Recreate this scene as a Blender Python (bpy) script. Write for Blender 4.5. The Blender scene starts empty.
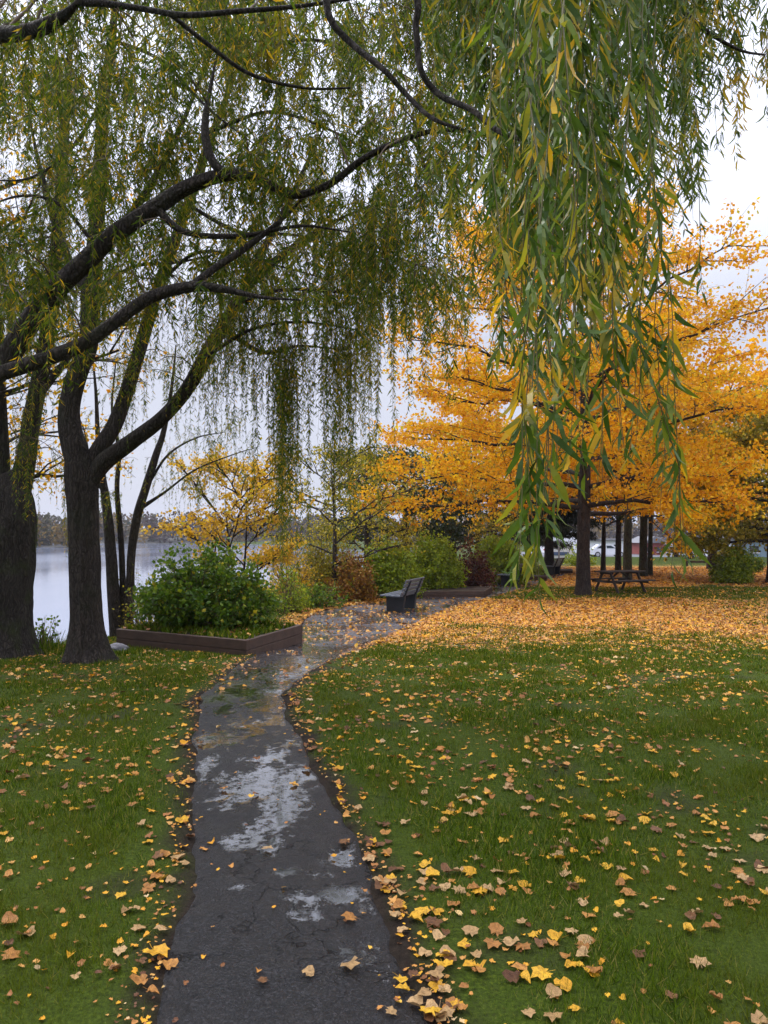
import bpy, math, random
import numpy as np
from mathutils import Vector
rng = np.random.default_rng(7)
random.seed(7)
PI = math.pi
S = bpy.context.scene
COL = S.collection

# ------------------------------------------------------------------ camera model
W, H, F = 768, 1024, 760.0
HORIZON = 535
CAM = np.array([0.0, 0.0, 1.70])
TH = math.atan((HORIZON - 512) / F)
FWD = np.array([0, math.cos(TH), math.sin(TH)])
UP = np.array([0, -math.sin(TH), math.cos(TH)])
RT = np.array([1.0, 0, 0])
LAKE_Z = -1.45

def ray(px, py):
    return FWD + RT * ((px - 384) / F) + UP * ((512 - py) / F)
def at(px, py, Y):
    d = ray(px, py)
    return CAM + d * (Y / d[1])

def ss(a, b, x):
    t = np.clip((np.asarray(x, float) - a) / (b - a), 0, 1)
    return t * t * (3 - 2 * t)

def _h(ix, iy, s):
    n = (ix * 374761393 + iy * 668265263 + s * 974634777).astype(np.int64) & 0x7fffffff
    n = ((n ^ (n >> 13)) * 1274126177) & 0x7fffffff
    n = (n ^ (n >> 16)) & 0x7fffffff
    return n / float(0x7fffffff)
def vn(x, y, s=0):
    x = np.asarray(x, float); y = np.asarray(y, float)
    ix = np.floor(x).astype(np.int64); iy = np.floor(y).astype(np.int64)
    fx = x - ix; fy = y - iy
    fx = fx * fx * (3 - 2 * fx); fy = fy * fy * (3 - 2 * fy)
    a = _h(ix, iy, s); b = _h(ix + 1, iy, s); c = _h(ix, iy + 1, s); d = _h(ix + 1, iy + 1, s)
    return (a * (1 - fx) + b * fx) * (1 - fy) + (c * (1 - fx) + d * fx) * fy
def fbm(x, y, s=0, o=4):
    r = 0; a = .5; t = 0
    for k in range(o):
        r = r + a * vn(np.asarray(x) * 2 ** k, np.asarray(y) * 2 ** k, s + k); t += a; a *= .5
    return r / t

# bank edge (land is to the right of / below this line, walking away from the camera)
BANK = np.array([(-60, 9.5), (-12, 12.5), (-7.2, 13.1), (-6.1, 13.7), (-5.75, 14.9), (-5.6, 17), (-5.5, 20), (-5.4, 25), (-4.6, 32),
                 (-2.5, 45), (1.5, 62), (5, 90), (0, 150), (-30, 240), (-200, 420)], float)
def seg_dist(x, y, P):
    x = np.asarray(x, float).ravel(); y = np.asarray(y, float).ravel()
    best = np.full(x.shape, 1e9); sgn = np.ones(x.shape)
    for (ax, ay), (bx, by) in zip(P[:-1], P[1:]):
        dx, dy = bx - ax, by - ay
        t = np.clip(((x - ax) * dx + (y - ay) * dy) / (dx * dx + dy * dy), 0, 1)
        ex, ey = x - (ax + t * dx), y - (ay + t * dy)
        d = np.hypot(ex, ey)
        s = -(dx * (y - ay) - dy * (x - ax))     # positive: right-hand side = land
        m = d < best - 1e-9
        best = np.where(m, d, best); sgn = np.where(m, np.sign(s), sgn)
    return best * sgn
def g(x, y):
    x = np.asarray(x, float); y = np.asarray(y, float); sh = x.shape
    z = -0.36 * ss(7, 19, y) - 0.5 * ss(42, 80, y)
    z = z + .5 * ss(54, 62, y) * ss(76, 68, y) * ss(3, 9, x)
    z = z + 0.05 * (fbm(x * .35, y * .35, 3, 2) - .5) + .02 * (vn(x * 1.3, y * 1.3, 9) - .5)
    s = seg_dist(x, y, BANK).reshape(sh)
    z = z - 0.12 * ss(1.0, -0.2, s) - 3.2 * ss(0.1, -4.0, s)
    return z
def gnd(px, py):
    d = ray(px, py)
    t = np.geomspace(1.2, 90, 4000); P = CAM + d * t[:, None]; G = g(P[:, 0], P[:, 1])
    k = int(np.argmax(P[:, 2] <= G)) or len(t) - 1
    p = P[k].copy(); p[2] = G[k]
    return p

# ------------------------------------------------------------------ path outline (left px, right px per row)
ROWS = [(1100, 120, 462), (1024, 152, 428), (960, 166, 408), (900, 180, 384), (850, 187, 362), (800, 192, 336), (760, 193, 312),
        (720, 196, 292), (700, 201, 288), (685, 211, 293), (670, 231, 310), (658, 247, 334), (648, 262, 358), (638, 280, 382),
        (628, 300, 404), (620, 304, 420), (612, 318, 440), (605, 355, 462), (599, 400, 484), (592, 446, 508), (585, 484, 532), (579, 512, 552), (574, 532, 566), (570, 545, 574)]
PL, PR = [], []
for y_, l_, r_ in ROWS:
    PL.append(gnd(l_, y_)[:2]); PR.append(gnd(r_, y_)[:2])
PL = np.array(PL); PR = np.array(PR)
PL = np.vstack([PL[0] + (PL[0] - PL[1]) * 6, PL]); PR = np.vstack([PR[0] + (PR[0] - PR[1]) * 6, PR])
def catmull(P, n):
    P = np.asarray(P, float)
    Q = np.vstack([2 * P[0] - P[1], P, 2 * P[-1] - P[-2]])
    out = []
    m = len(P) - 1
    for t in np.linspace(0, m, n):
        i = min(int(t), m - 1); f = t - i
        a, b, c, d = Q[i], Q[i + 1], Q[i + 2], Q[i + 3]
        out.append(.5 * (2 * b + (c - a) * f + (2 * a - 5 * b + 4 * c - d) * f * f + (3 * b - a - 3 * c + d) * f ** 3))
    return np.array(out)
PLs = catmull(PL, 700); PRs = catmull(PR, 700)
_c = (PLs + PRs) / 2; _dw = np.gradient(_c, axis=0); _dw /= np.linalg.norm(_dw, axis=1)[:, None]
_w = PRs - PLs
_hw = np.abs(_w[:, 0] * _dw[:, 1] - _w[:, 1] * _dw[:, 0]) / 2
def path_e(x, y):
    """signed distance to the edge of the path, negative inside"""
    x = np.asarray(x, float); sh = x.shape; x = x.ravel(); y = np.asarray(y, float).ravel()
    out = np.full(x.shape, 50.0)
    idx = np.where((y > -8) & (y < 70) & (x > -12) & (x < 25))[0]
    for k in range(0, len(idx), 20000):
        i = idx[k:k + 20000]
        d = np.hypot(x[i, None] - _c[None, ::2, 0], y[i, None] - _c[None, ::2, 1])
        out[i] = (d - _hw[None, ::2]).min(1)
    return out.reshape(sh)
def edge_wob(x, y):
    return .09 * (fbm(np.asarray(x) * 2.2, np.asarray(y) * 2.2, 21, 4) - .5) * 2 

MAPLE = gnd(583, 595)
def litter(x, y):
    """0..1 how thickly fallen leaves cover the ground"""
    x = np.asarray(x, float); y = np.asarray(y, float)
    n = fbm(x * .45, y * .45, 31, 3)
    wob = (n - .5) * 8
    a = ss(12.8, 18.0, y + wob) * ss(25.8, 23.6, y + wob * .3) * ss(-3.2, -1.2, x) * (1 - .55 * ss(7, 12, x))
    b = ss(29.5, 32.0, y + wob * .5) * ss(58, 46, y) * ss(-4, -1, x) * .92
    c = .16 * ss(24, 25.5, y) * ss(31, 28, y) + .22 * ss(9.5, 15, y) * ss(22, 17, y) * ss(-2, 2, x)
    return np.clip(np.maximum(np.maximum(a, b), c), 0, 1)

# ------------------------------------------------------------------ mesh helpers
def np_mesh(name, V, faces, mat=None, parent=None, smooth=False, rnd=None, mat_idx=None, attrs=None):
    V = np.asarray(V, np.float32)
    if not isinstance(faces, (list, tuple)): faces = [faces]
    faces = [np.asarray(f, np.int32) for f in faces if len(f)]
    me = bpy.data.meshes.new(name)
    me.vertices.add(len(V)); me.vertices.foreach_set('co', V.ravel())
    loops = np.concatenate([f.ravel() for f in faces])
    tot = np.concatenate([np.full(len(f), f.shape[1], np.int32) for f in faces])
    start = np.concatenate([[0], np.cumsum(tot)[:-1]]).astype(np.int32)
    me.loops.add(len(loops)); me.loops.foreach_set('vertex_index', loops)
    me.polygons.add(len(tot)); me.polygons.foreach_set('loop_start', start)
    if mat_idx is not None: me.polygons.foreach_set('material_index', np.asarray(mat_idx, np.int32))
    me.update(calc_edges=True)
    me.polygons.foreach_set('use_smooth', np.full(len(tot), bool(smooth)))
    if rnd is not None:
        a = me.attributes.new('rnd', 'FLOAT', 'POINT'); a.data.foreach_set('value', np.asarray(rnd, np.float32))
    for k, v in (attrs or {}).items():
        a = me.attributes.new(k, 'FLOAT', 'POINT'); a.data.foreach_set('value', np.asarray(v, np.float32))
    for m in (mat if isinstance(mat, (list, tuple)) else [mat]):
        if m: me.materials.append(m)
    o = bpy.data.objects.new(name, me); COL.objects.link(o)
    if parent:
        o.parent = parent
        o.matrix_parent_inverse = parent.matrix_basis.inverted()
    return o
def tag(o, label=None, cat=None, group=None, kind=None):
    if label: o['label'] = label
    if cat: o['category'] = cat
    if group: o['group'] = group
    if kind: o['kind'] = kind
    return o
def thing(name, label, cat, loc, group=None):
    o = bpy.data.objects.new(name, None); COL.objects.link(o); o.location = Vector(loc); o.empty_display_size = .2
    return tag(o, label, cat, group)
def norm(v):
    v = np.asarray(v, float); return v / (np.linalg.norm(v, axis=-1, keepdims=True) + 1e-12)

class Acc:
    """collects verts and quad/tri faces for one mesh"""
    def __init__(s): s.V = []; s.Q = []; s.T = []; s.R = []; s.n = 0; s.qm = []; s.tm = []
    def add(s, V, Q=None, T=None, rnd=0.5, m=0):
        V = np.asarray(V, float)
        s.V.append(V); s.R.append(np.broadcast_to(np.asarray(rnd, float), (len(V),)))
        if Q is not None and len(Q): s.Q.append(np.asarray(Q) + s.n); s.qm.append(np.full(len(Q), m))
        if T is not None and len(T): s.T.append(np.asarray(T) + s.n); s.tm.append(np.full(len(T), m))
        s.n += len(V)
    def build(s, name, mat, parent=None, smooth=True):
        f = []; mi = []
        if s.Q: f.append(np.vstack(s.Q)); mi += s.qm
        if s.T: f.append(np.vstack(s.T)); mi += s.tm
        return np_mesh(name, np.vstack(s.V), f, mat, parent, smooth, rnd=np.concatenate(s.R), mat_idx=np.concatenate(mi))
    def tube(s, P, R, sides=8, sub=None, rough=0.0, m=0, cap=True, rnd=.5, flare=0):
        P = np.asarray(P, float); R = np.asarray(R, float)
        if sub:
            PR_ = catmull(np.hstack([P, R[:, None]]), sub); P = PR_[:, :3]; R = np.maximum(PR_[:, 3], 1e-4)
        n = len(P)
        T = norm(np.gradient(P, axis=0))
        up = np.array([0, 0, 1.0]) if abs(T[0][2]) < .9 else np.array([1.0, 0, 0])
        a = norm(np.cross(T[0], up)); A = [a]
        for k in range(1, n):
            a = a - T[k] * np.dot(a, T[k]); a = norm(a); A.append(a)
        A = np.array(A); B = np.cross(T, A)
        th = np.arange(sides) * 2 * PI / sides
        rr = np.repeat(R[:, None], sides, 1)
        if rough:
            L = np.concatenate([[0], np.cumsum(np.linalg.norm(np.diff(P, axis=0), axis=1))])
            cx = np.cos(th)[None] * 3.3; cy = np.sin(th)[None] * 3.3; l = L[:, None]
            rid = vn(np.arange(sides)[None] * 1.0 + l * .9 + 2 * vn(l * 1.5 + 0 * cx, cx, 4), l * 2.6 + 0 * cx, 5)
            low = vn(cx + 7, l * 1.1 + cy, 6)
            rr = rr * (1 + rough * (rid - .5) + rough * 1.6 * (low - .5))
        if flare:
            L = P[:, 2] - P[0, 2]
            fl = np.exp(-np.maximum(L - .12, 0) / .20)[:, None]
            rr = rr * (1 + fl * (flare * .35 + flare * .5 * np.maximum(0, np.cos(th[None] * 5 + 1.0 + .8 * np.sin(th[None] * 2)))))
        V = (P[:, None] + rr[..., None] * (np.cos(th)[None, :, None] * A[:, None] + np.sin(th)[None, :, None] * B[:, None])).reshape(-1, 3)
        i = np.arange(n - 1)[:, None] * sides; j = np.arange(sides)[None]; j2 = (j + 1) % sides
        Q = np.stack([i + j, i + j2, i + sides + j2, i + sides + j], -1).reshape(-1, 4)
        Tt = None
        if cap:
            V = np.vstack([V, P[-1] + T[-1] * R[-1] * .6]); c = len(V) - 1; b = (n - 1) * sides
            Tt = np.array([(b + k, b + (k + 1) % sides, c) for k in range(sides)])
        s.add(V, Q, Tt, rnd, m)
    def leaves(s, P, D, L, tv, tq=None, tt=None, m=0, rnd=None, roll=None, wid=1.0):
        """instance the template along direction D (its +Y), L = length"""
        N = len(P)
        D = norm(D); r = rng.normal(size=(N, 3)) if roll is None else roll
        X = norm(np.cross(D, r)); Z = np.cross(X, D)
        L = np.broadcast_to(np.asarray(L, float), (N,))
        V = P[:, None] + L[:, None, None] * (tv[None, :, 0:1] * wid * X[:, None] + tv[None, :, 1:2] * D[:, None] + tv[None, :, 2:3] * Z[:, None])
        k = len(tv); off = (np.arange(N) * k)[:, None, None]
        Q = (np.asarray(tq)[None] + off).reshape(-1, 4) if tq is not None else None
        T = (np.asarray(tt)[None] + off).reshape(-1, 3) if tt is not None else None
        rn = rng.random(N) if rnd is None else rnd
        s.add(V.reshape(-1, 3), Q, T, np.repeat(rn, k), m)
    def box(s, c, size, rot=None, m=0, bev=0.0, rnd=.5):
        x, y, z = np.array(size) / 2.0
        if bev:
            b = min(bev, x * .9, y * .9, z * .9)
            V = []
            for sx in (-1, 1):
                for sy in (-1, 1):
                    for sz in (-1, 1):
                        V += [(sx * x, sy * (y - b), sz * (z - b)), (sx * (x - b), sy * y, sz * (z - b)), (sx * (x - b), sy * (y - b), sz * z)]
            V = np.array(V)
            import bmesh
            bm = bmesh.new()
            for v in V: bm.verts.new(v)
            bmesh.ops.convex_hull(bm, input=bm.verts)
            bmesh.ops.triangulate(bm, faces=bm.faces)
            bm.verts.index_update()
            V = np.array([v.co[:] for v in bm.verts]); T = np.array([[v.index for v in f.verts] for f in bm.faces]); bm.free()
            if rot is not None: V = V @ np.array(rot).T
            s.add(V + np.array(c), None, T, rnd, m); return
        V = np.array([(a, b, d) for a in (-x, x) for b in (-y, y) for d in (-z, z)])
        Q = np.array([(0, 1, 3, 2), (4, 6, 7, 5), (0, 4, 5, 1), (2, 3, 7, 6), (0, 2, 6, 4), (1, 5, 7, 3)])
        if rot is not None: V = V @ np.array(rot).T
        s.add(V + np.array(c), Q, None, rnd, m)
    def prism(s, prof, a0, a1, rot=None, off=(0, 0, 0), m=0):
        """profile in (x,z), extruded along y from a0 to a1"""
        n = len(prof); V = np.array([(p[0], a0, p[1]) for p in prof] + [(p[0], a1, p[1]) for p in prof], float)
        c = V[:n].mean(0); c2 = V[n:].mean(0); V = np.vstack([V, c, c2])
        Q = [(i, (i + 1) % n, n + (i + 1) % n, n + i) for i in range(n)]
        T = [(2 * n, (i + 1) % n, i) for i in range(n)] + [(2 * n + 1, n + i, n + (i + 1) % n) for i in range(n)]
        if rot is not None: V = V @ np.array(rot).T
        s.add(V + np.array(off), Q, T, .5, m)
def rotz(a):
    c, s_ = math.cos(a), math.sin(a); return np.array([(c, -s_, 0), (s_, c, 0), (0, 0, 1.0)])
def rotx(a):
    c, s_ = math.cos(a), math.sin(a); return np.array([(1.0, 0, 0), (0, c, -s_), (0, s_, c)])
def roty(a):
    c, s_ = math.cos(a), math.sin(a); return np.array([(c, 0, s_), (0, 1.0, 0), (-s_, 0, c)])

# ------------------------------------------------------------------ materials
class NT:
    def __init__(s, name):
        s.m = bpy.data.materials.new(name); s.m.use_nodes = True; s.t = s.m.node_tree; s.t.nodes.clear()
        s.out = s.n('ShaderNodeOutputMaterial')
    def n(s, t, **k):
        x = s.t.nodes.new(t)
        for a, b in k.items(): setattr(x, a, b)
        return x
    def l(s, a, b): s.t.links.new(a, b)
    def coords(s, scale=(1, 1, 1)):
        tc = s.n('ShaderNodeTexCoord'); mp = s.n('ShaderNodeMapping'); mp.inputs['Scale'].default_value = scale
        s.l(tc.outputs['Object'], mp.inputs['Vector']); return mp.outputs['Vector']
    def noise(s, vec, scale, detail=4, rough=.55, dist=0):
        x = s.n('ShaderNodeTexNoise'); x.inputs['Scale'].default_value = scale; x.inputs['Detail'].default_value = detail
        x.inputs['Roughness'].default_value = rough; x.inputs['Distortion'].default_value = dist
        s.l(vec, x.inputs['Vector']); return x.outputs['Fac']
    def vor(s, vec, scale, feature='F1', out='Distance'):
        x = s.n('ShaderNodeTexVoronoi', feature=feature); x.inputs['Scale'].default_value = scale
        s.l(vec, x.inputs['Vector']); return x.outputs[out]
    def attr(s, name):
        x = s.n('ShaderNodeAttribute'); x.attribute_name = name; return x.outputs['Fac']
    def ramp(s, fac, stops, interp='LINEAR'):
        x = s.n('ShaderNodeValToRGB'); r = x.color_ramp; r.interpolation = interp
        while len(r.elements) > 1: r.elements.remove(r.elements[0])
        r.elements[0].position = stops[0][0]; r.elements[0].color = tuple(stops[0][1]) + (1,)
        for p, c in stops[1:]:
            e = r.elements.new(p); e.color = tuple(c) + (1,)
        s.l(fac, x.inputs['Fac']); return x.outputs['Color']
    def fr(s, fac, a, b, c=0., d=1.):
        x = s.n('ShaderNodeMapRange'); x.inputs['From Min'].default_value = a; x.inputs['From Max'].default_value = b
        x.inputs['To Min'].default_value = c; x.inputs['To Max'].default_value = d; s.l(fac, x.inputs['Value']); return x.outputs['Result']
    def math(s, op, a, b):
        x = s.n('ShaderNodeMath', operation=op)
        for i, v in enumerate((a, b)):
            if isinstance(v, (int, float)): x.inputs[i].default_value = v
            else: s.l(v, x.inputs[i])
        return x.outputs[0]
    def mix(s, f, a, b, mode='MIX'):
        x = s.n('ShaderNodeMix', data_type='RGBA', blend_type=mode)
        for i, v in ((0, f), (6, a), (7, b)):
            if isinstance(v, (int, float)): x.inputs[i].default_value = v if i == 0 else (v, v, v, 1)
            elif isinstance(v, tuple): x.inputs[i].default_value = v + (1,)
            else: s.l(v, x.inputs[i])
        return x.outputs[2]
    def bump(s, h, strength=.5, dist=.02, nrm=None):
        x = s.n('ShaderNodeBump'); x.inputs['Strength'].default_value = strength; x.inputs['Distance'].default_value = dist
        s.l(h, x.inputs['Height'])
        if nrm: s.l(nrm, x.inputs['Normal'])
        return x.outputs['Normal']
    def bsdf(s, col, rough=.7, nrm=None, spec=.5, metal=0, link=True):
        x = s.n('ShaderNodeBsdfPrincipled')
        if isinstance(col, tuple): x.inputs['Base Color'].default_value = col + (1,)
        else: s.l(col, x.inputs['Base Color'])
        if isinstance(rough, (int, float)): x.inputs['Roughness'].default_value = rough
        else: s.l(rough, x.inputs['Roughness'])
        if isinstance(spec, (int, float)): x.inputs['Specular IOR Level'].default_value = spec
        else: s.l(spec, x.inputs['Specular IOR Level'])
        x.inputs['Metallic'].default_value = metal
        if nrm: s.l(nrm, x.inputs['Normal'])
        if link: s.l(x.outputs[0], s.out.inputs['Surface'])
        return x

def leaf_mat(name, stops, transl=.35, rough=.45, spec=.35, tboost=1.5, patch=None):
    t = NT(name); c = t.ramp(t.attr('rnd'), stops)
    v = t.coords()
    n = t.noise(v, 14, 3)
    c = t.mix(t.fr(n, .35, .7, 0, .35), c, t.mix(1.0, c, (.55, .5, .4), 'MULTIPLY'))
    if patch:     # patches of differently coloured leaves in the crown
        pn = t.noise(v, patch[0], 2)
        c = t.mix(t.fr(pn, patch[2], patch[2] + .08, 0, patch[3]), c, patch[1])
    p = t.bsdf(c, rough, None, spec, link=False)
    tr = t.n('ShaderNodeBsdfTranslucent'); t.l(t.mix(1.0, c, (tboost, tboost * .95, tboost * .55), 'MULTIPLY'), tr.inputs['Color'])
    mx = t.n('ShaderNodeMixShader'); mx.inputs[0].default_value = transl
    t.l(p.outputs[0], mx.inputs[1]); t.l(tr.outputs[0], mx.inputs[2]); t.l(mx.outputs[0], t.out.inputs['Surface'])
    return t.m

def bark_mat(name, base, dark, moss=None, scale=1.0, mossamt=.5):
    t = NT(name); v0 = t.coords(); v2 = v0
    wn = t.n('ShaderNodeTexNoise'); wn.inputs['Scale'].default_value = 5; wn.inputs['Detail'].default_value = 4; t.l(v0, wn.inputs['Vector'])
    ad = t.n('ShaderNodeVectorMath', operation='MULTIPLY_ADD'); t.l(wn.outputs['Color'], ad.inputs[0]); ad.inputs[1].default_value = (.16, .16, .5); t.l(v0, ad.inputs[2])
    ml = t.n('ShaderNodeVectorMath', operation='MULTIPLY'); t.l(ad.outputs[0], ml.inputs[0]); ml.inputs[1].default_value = (11 * scale, 11 * scale, 1.5 * scale); v = ml.outputs[0]
    n1 = t.noise(v, 2.2, 6, .7, .8); vo = t.vor(v, 2.6, 'DISTANCE_TO_EDGE')
    h = t.math('ADD', n1, t.math('MULTIPLY', t.fr(vo, 0, .35), .7))
    c = t.ramp(h, [(.35, dark), (.75, base), (1.1 if False else .98, tuple(min(1, k * 1.5) for k in base))])
    if moss:
        mn = t.noise(v2, 2.3, 5, .65)
        c = t.mix(t.fr(mn, .48, .66, 0, mossamt), c, moss)
    t.bsdf(c, .85, t.bump(h, .9, .03), .25)
    return t.m

def simple_mat(name, col, rough=.6, var=.25, scale=8, bump=.15, spec=.4, metal=0):
    t = NT(name); v = t.coords(); n = t.noise(v, scale, 5)
    c = t.mix(t.fr(n, .3, .7), tuple(k * (1 - var) for k in col), tuple(min(1, k * (1 + var)) for k in col))
    t.bsdf(c, rough, t.bump(n, bump, .01), spec, metal)
    return t.m

def wood_mat(name, a, b, rough=.7):
    t = NT(name); v = t.coords((3, 3, 30)); v2 = t.coords((2, 2, 2))
    n = t.noise(v, 2.5, 6, .6, .4); n2 = t.noise(v2, 3, 3)
    c = t.mix(n, a, b); c = t.mix(t.fr(n2, .4, .7, 0, .5), c, tuple(k * .6 for k in a))
    t.bsdf(c, rough, t.bump(n, .4, .008), .35); return t.m

M = {}
M['willow'] = leaf_mat('willow_leaves', [(0, (.034, .068, .008)), (.45, (.084, .138, .012)), (.70, (.17, .21, .018)), (.84, (.28, .24, .02)), (.93, (.55, .36, .015)), (1, (.60, .38, .02))],
                       .42, .5, .08, patch=(1.6, (.30, .22, .016), .58, .45))
M['willow_near'] = leaf_mat('near_willow_leaves', [(0, (.04, .08, .012)), (.5, (.08, .14, .020)), (.78, (.15, .20, .025)), (.90, (.30, .28, .03)), (.95, (.60, .38, .02)), (1, (.65, .38, .02))],
                            .42, .42, .22, patch=(2.6, (.50, .33, .02), .58, .85))
M['gold'] = leaf_mat('golden_leaves', [(0, (.55, .22, .014)), (.3, (.78, .38, .013)), (.7, (.85, .49, .016)), (.9, (.88, .64, .03)), (1, (.55, .50, .05))], .42, .5, .1, 1.15, patch=(.9, (.74, .58, .03), .58, .35))
M['gold2'] = leaf_mat('yellow_leaves', [(0, (.42, .24, .014)), (.4, (.66, .40, .02)), (.8, (.78, .50, .03)), (1, (.55, .50, .05))], .4, .5, .3, 1.15)
M['olive'] = leaf_mat('olive_leaves', [(0, (.16, .16, .015)), (.5, (.30, .27, .02)), (.85, (.50, .40, .025)), (1, (.62, .46, .03))], .35, .5, .3, 1.2)
M['darkgreen'] = leaf_mat('dark_green_leaves', [(0, (.014, .03, .012)), (.6, (.03, .055, .02)), (.9, (.06, .08, .02)), (1, (.16, .14, .02))], .3, .5, .3, 1.2)
M['pine'] = leaf_mat('pine_needles', [(0, (.012, .02, .012)), (1, (.03, .042, .022))], .15, .6, .25, 1.1)
M['bush'] = leaf_mat('bush_leaves', [(0, (.04, .09, .010)), (.5, (.09, .17, .016)), (.85, (.18, .26, .022)), (.95, (.34, .34, .03)), (1, (.48, .40, .03))], .38, .45, .2, 1.3)
M['bushlight'] = leaf_mat('light_bush_leaves', [(0, (.13, .20, .012)), (.6, (.27, .36, .018)), (1, (.44, .48, .03))], .35, .5, .3, 1.3)
M['maroon'] = leaf_mat('maroon_leaves', [(0, (.05, .014, .014)), (.6, (.12, .03, .02)), (1, (.24, .10, .03))], .3, .5, .3, 1.1)
M['rust'] = leaf_mat('rust_leaves', [(0, (.12, .05, .015)), (.5, (.28, .12, .02)), (.8, (.42, .24, .03)), (1, (.2, .2, .03))], .3, .5, .3, 1.1)
M['grass'] = leaf_mat('grass_blades', [(0, (.028, .050, .003)), (.5, (.070, .122, .006)), (.85, (.145, .200, .012)), (.94, (.28, .24, .05)), (1, (.30, .26, .10))], .3, .6, .06, 1.3,
                      patch=(.9, (.10, .12, .012), .50, .55))
LEAFC = [(0, (.16, .065, .025)), (.15, (.36, .15, .05)), (.4, (.58, .26, .06)), (.6, (.64, .35, .10)), (.72, (.72, .32, .025)), (.88, (.78, .43, .03)), (.95, (.66, .48, .25)), (1, (.14, .06, .03))]
M['litter'] = leaf_mat('fallen_leaves', LEAFC, .12, .5, .2, 1.1)
M['bark'] = bark_mat('bark', (.034, .026, .020), (.007, .005, .004), (.022, .028, .008), 1, .35)
M['barkmoss'] = bark_mat('mossy_bark', (.032, .026, .020), (.008, .006, .005), (.034, .045, .010), 1, .7)
M['barkfar'] = bark_mat('far_bark', (.034, .025, .020), (.010, .007, .006), None, .7)
M['barkgreen'] = bark_mat('greenish_bark', (.045, .043, .026), (.014, .012, .009), (.045, .055, .016), .7, .6)
M['twig'] = simple_mat('twig', (.10, .065, .035), .7)
M['twigold'] = simple_mat('golden_twig', (.11, .095, .025), .6)
M['timber'] = wood_mat('timber', (.045, .025, .017), (.105, .062, .042))
M['darkwood'] = wood_mat('dark_wood', (.028, .020, .017), (.062, .046, .038))
M['bluewood'] = simple_mat('grey_blue_slats', (.10, .115, .14), .45, .3, 10)
M['darkcast'] = simple_mat('dark_cast_support', (.022, .024, .028), .55)
M['soil'] = simple_mat('soil', (.035, .024, .016), .85, .5, 14, .6)
M['rock'] = simple_mat('rock', (.20, .19, .20), .8, .4, 9, .6)
M['metal'] = simple_mat('grey_metal', (.36, .38, .41), .45, .15, 6, .05, .5, .3)
M['white'] = simple_mat('white_paint', (.72, .74, .78), .35, .05, 2, .02)
M['silver'] = simple_mat('silver_paint', (.42, .44, .48), .3, .05, 2, .02)
M['red'] = simple_mat('red_paint', (.50, .04, .03), .3, .08, 2, .02)
M['darkred'] = simple_mat('dark_red_wall', (.22, .05, .04), .7, .15)
M['navy'] = simple_mat('blue_paint', (.08, .13, .26), .3, .05, 2, .02)
M['glass'] = simple_mat('dark_glass', (.03, .04, .05), .08, .1, 2, .0, .6)
M['tyre'] = simple_mat('tyre', (.02, .02, .02), .8)
M['rim'] = simple_mat('rim', (.4, .4, .42), .35)
M['tail'] = simple_mat('tail_lamp', (.4, .02, .02), .3)
M['teal'] = simple_mat('blue_grey_wall', (.22, .32, .40), .6, .1)
M['cream'] = simple_mat('cream_wall', (.60, .52, .36), .7, .08)
M['roofgrey'] = simple_mat('grey_roof', (.16, .16, .17), .7, .15)
M['lampglass'] = simple_mat('lamp_glass', (.75, .77, .8), .3, .02)
M['asphaltfar'] = simple_mat('far_asphalt', (.10, .10, .11), .5, .15, 3)

# lawn
t = NT('lawn'); v = t.coords()
big = t.noise(v, .8, 4); fine = t.noise(v, 60, 5, .7); mid = t.noise(v, 7, 5, .65)
gc = t.ramp(fine, [(.3, (.012, .020, .002)), (.55, (.046, .072, .005)), (.75, (.105, .135, .013))])
gc = t.mix(t.fr(mid, .55, .8, 0, .4), gc, (.050, .050, .014))
gc = t.mix(t.fr(big, .4, .65, 0, .25), gc, (.055, .065, .012))
lv = t.vor(v, 11, out='Color'); sep = t.n('ShaderNodeSeparateColor'); t.l(lv, sep.inputs[0])
lc = t.ramp(sep.outputs[0], LEAFC); 
lit = t.math('MULTIPLY', t.attr('litter'), 1.0)
lm = t.fr(t.math('SUBTRACT', lit, t.math('MULTIPLY', sep.outputs[1], .85)), 0.0, .12)
gc = t.mix(lm, gc, lc)
dirt = t.ramp(t.noise(v, 25, 5, .7), [(.3, (.010, .007, .005)), (.6, (.028, .020, .014)), (.8, (.055, .040, .028))])
gc = t.mix(t.attr('dirt'), gc, dirt)
t.bsdf(gc, .85, t.bump(fine, .7, .02, t.bump(mid, .6, .03)), .1)
M['lawn'] = t.m

# wet asphalt
t = NT('wet_asphalt'); v = t.coords()
ag = t.vor(v, 110); fine = t.noise(v, 45, 6, .7); mid = t.noise(v, 5, 6, .65); big = t.noise(v, 1.3, 4)
wet0 = t.attr('wet'); g1 = t.noise(v, 22, 5, .75); g2 = t.noise(v, 130, 3, .7)
wet = t.fr(t.math('ADD', wet0, t.math('ADD', t.math('MULTIPLY', t.math('SUBTRACT', g1, .5), 2.6), t.math('MULTIPLY', t.math('SUBTRACT', g2, .5), 1.6))), .50, .64)
wet = t.math('MULTIPLY', wet, t.fr(wet0, .02, .2))
wn = t.n('ShaderNodeTexNoise'); wn.inputs['Scale'].default_value = 4; wn.inputs['Detail'].default_value = 5; t.l(v, wn.inputs['Vector'])
ad = t.n('ShaderNodeVectorMath', operation='MULTIPLY_ADD'); t.l(wn.outputs['Color'], ad.inputs[0]); ad.inputs[1].default_value = (.5, .5, .5); t.l(v, ad.inputs[2])
ck_ = t.vor(ad.outputs[0], 2.1, 'DISTANCE_TO_EDGE'); crack = t.math('MULTIPLY', t.math('MULTIPLY', t.fr(ck_, .014, .003), t.fr(g1, .42, .55)), t.attr('crack'))
c = t.ramp(fine, [(.3, (.003, .003, .004)), (.6, (.008, .008, .009)), (.8, (.022, .022, .024))])
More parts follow.
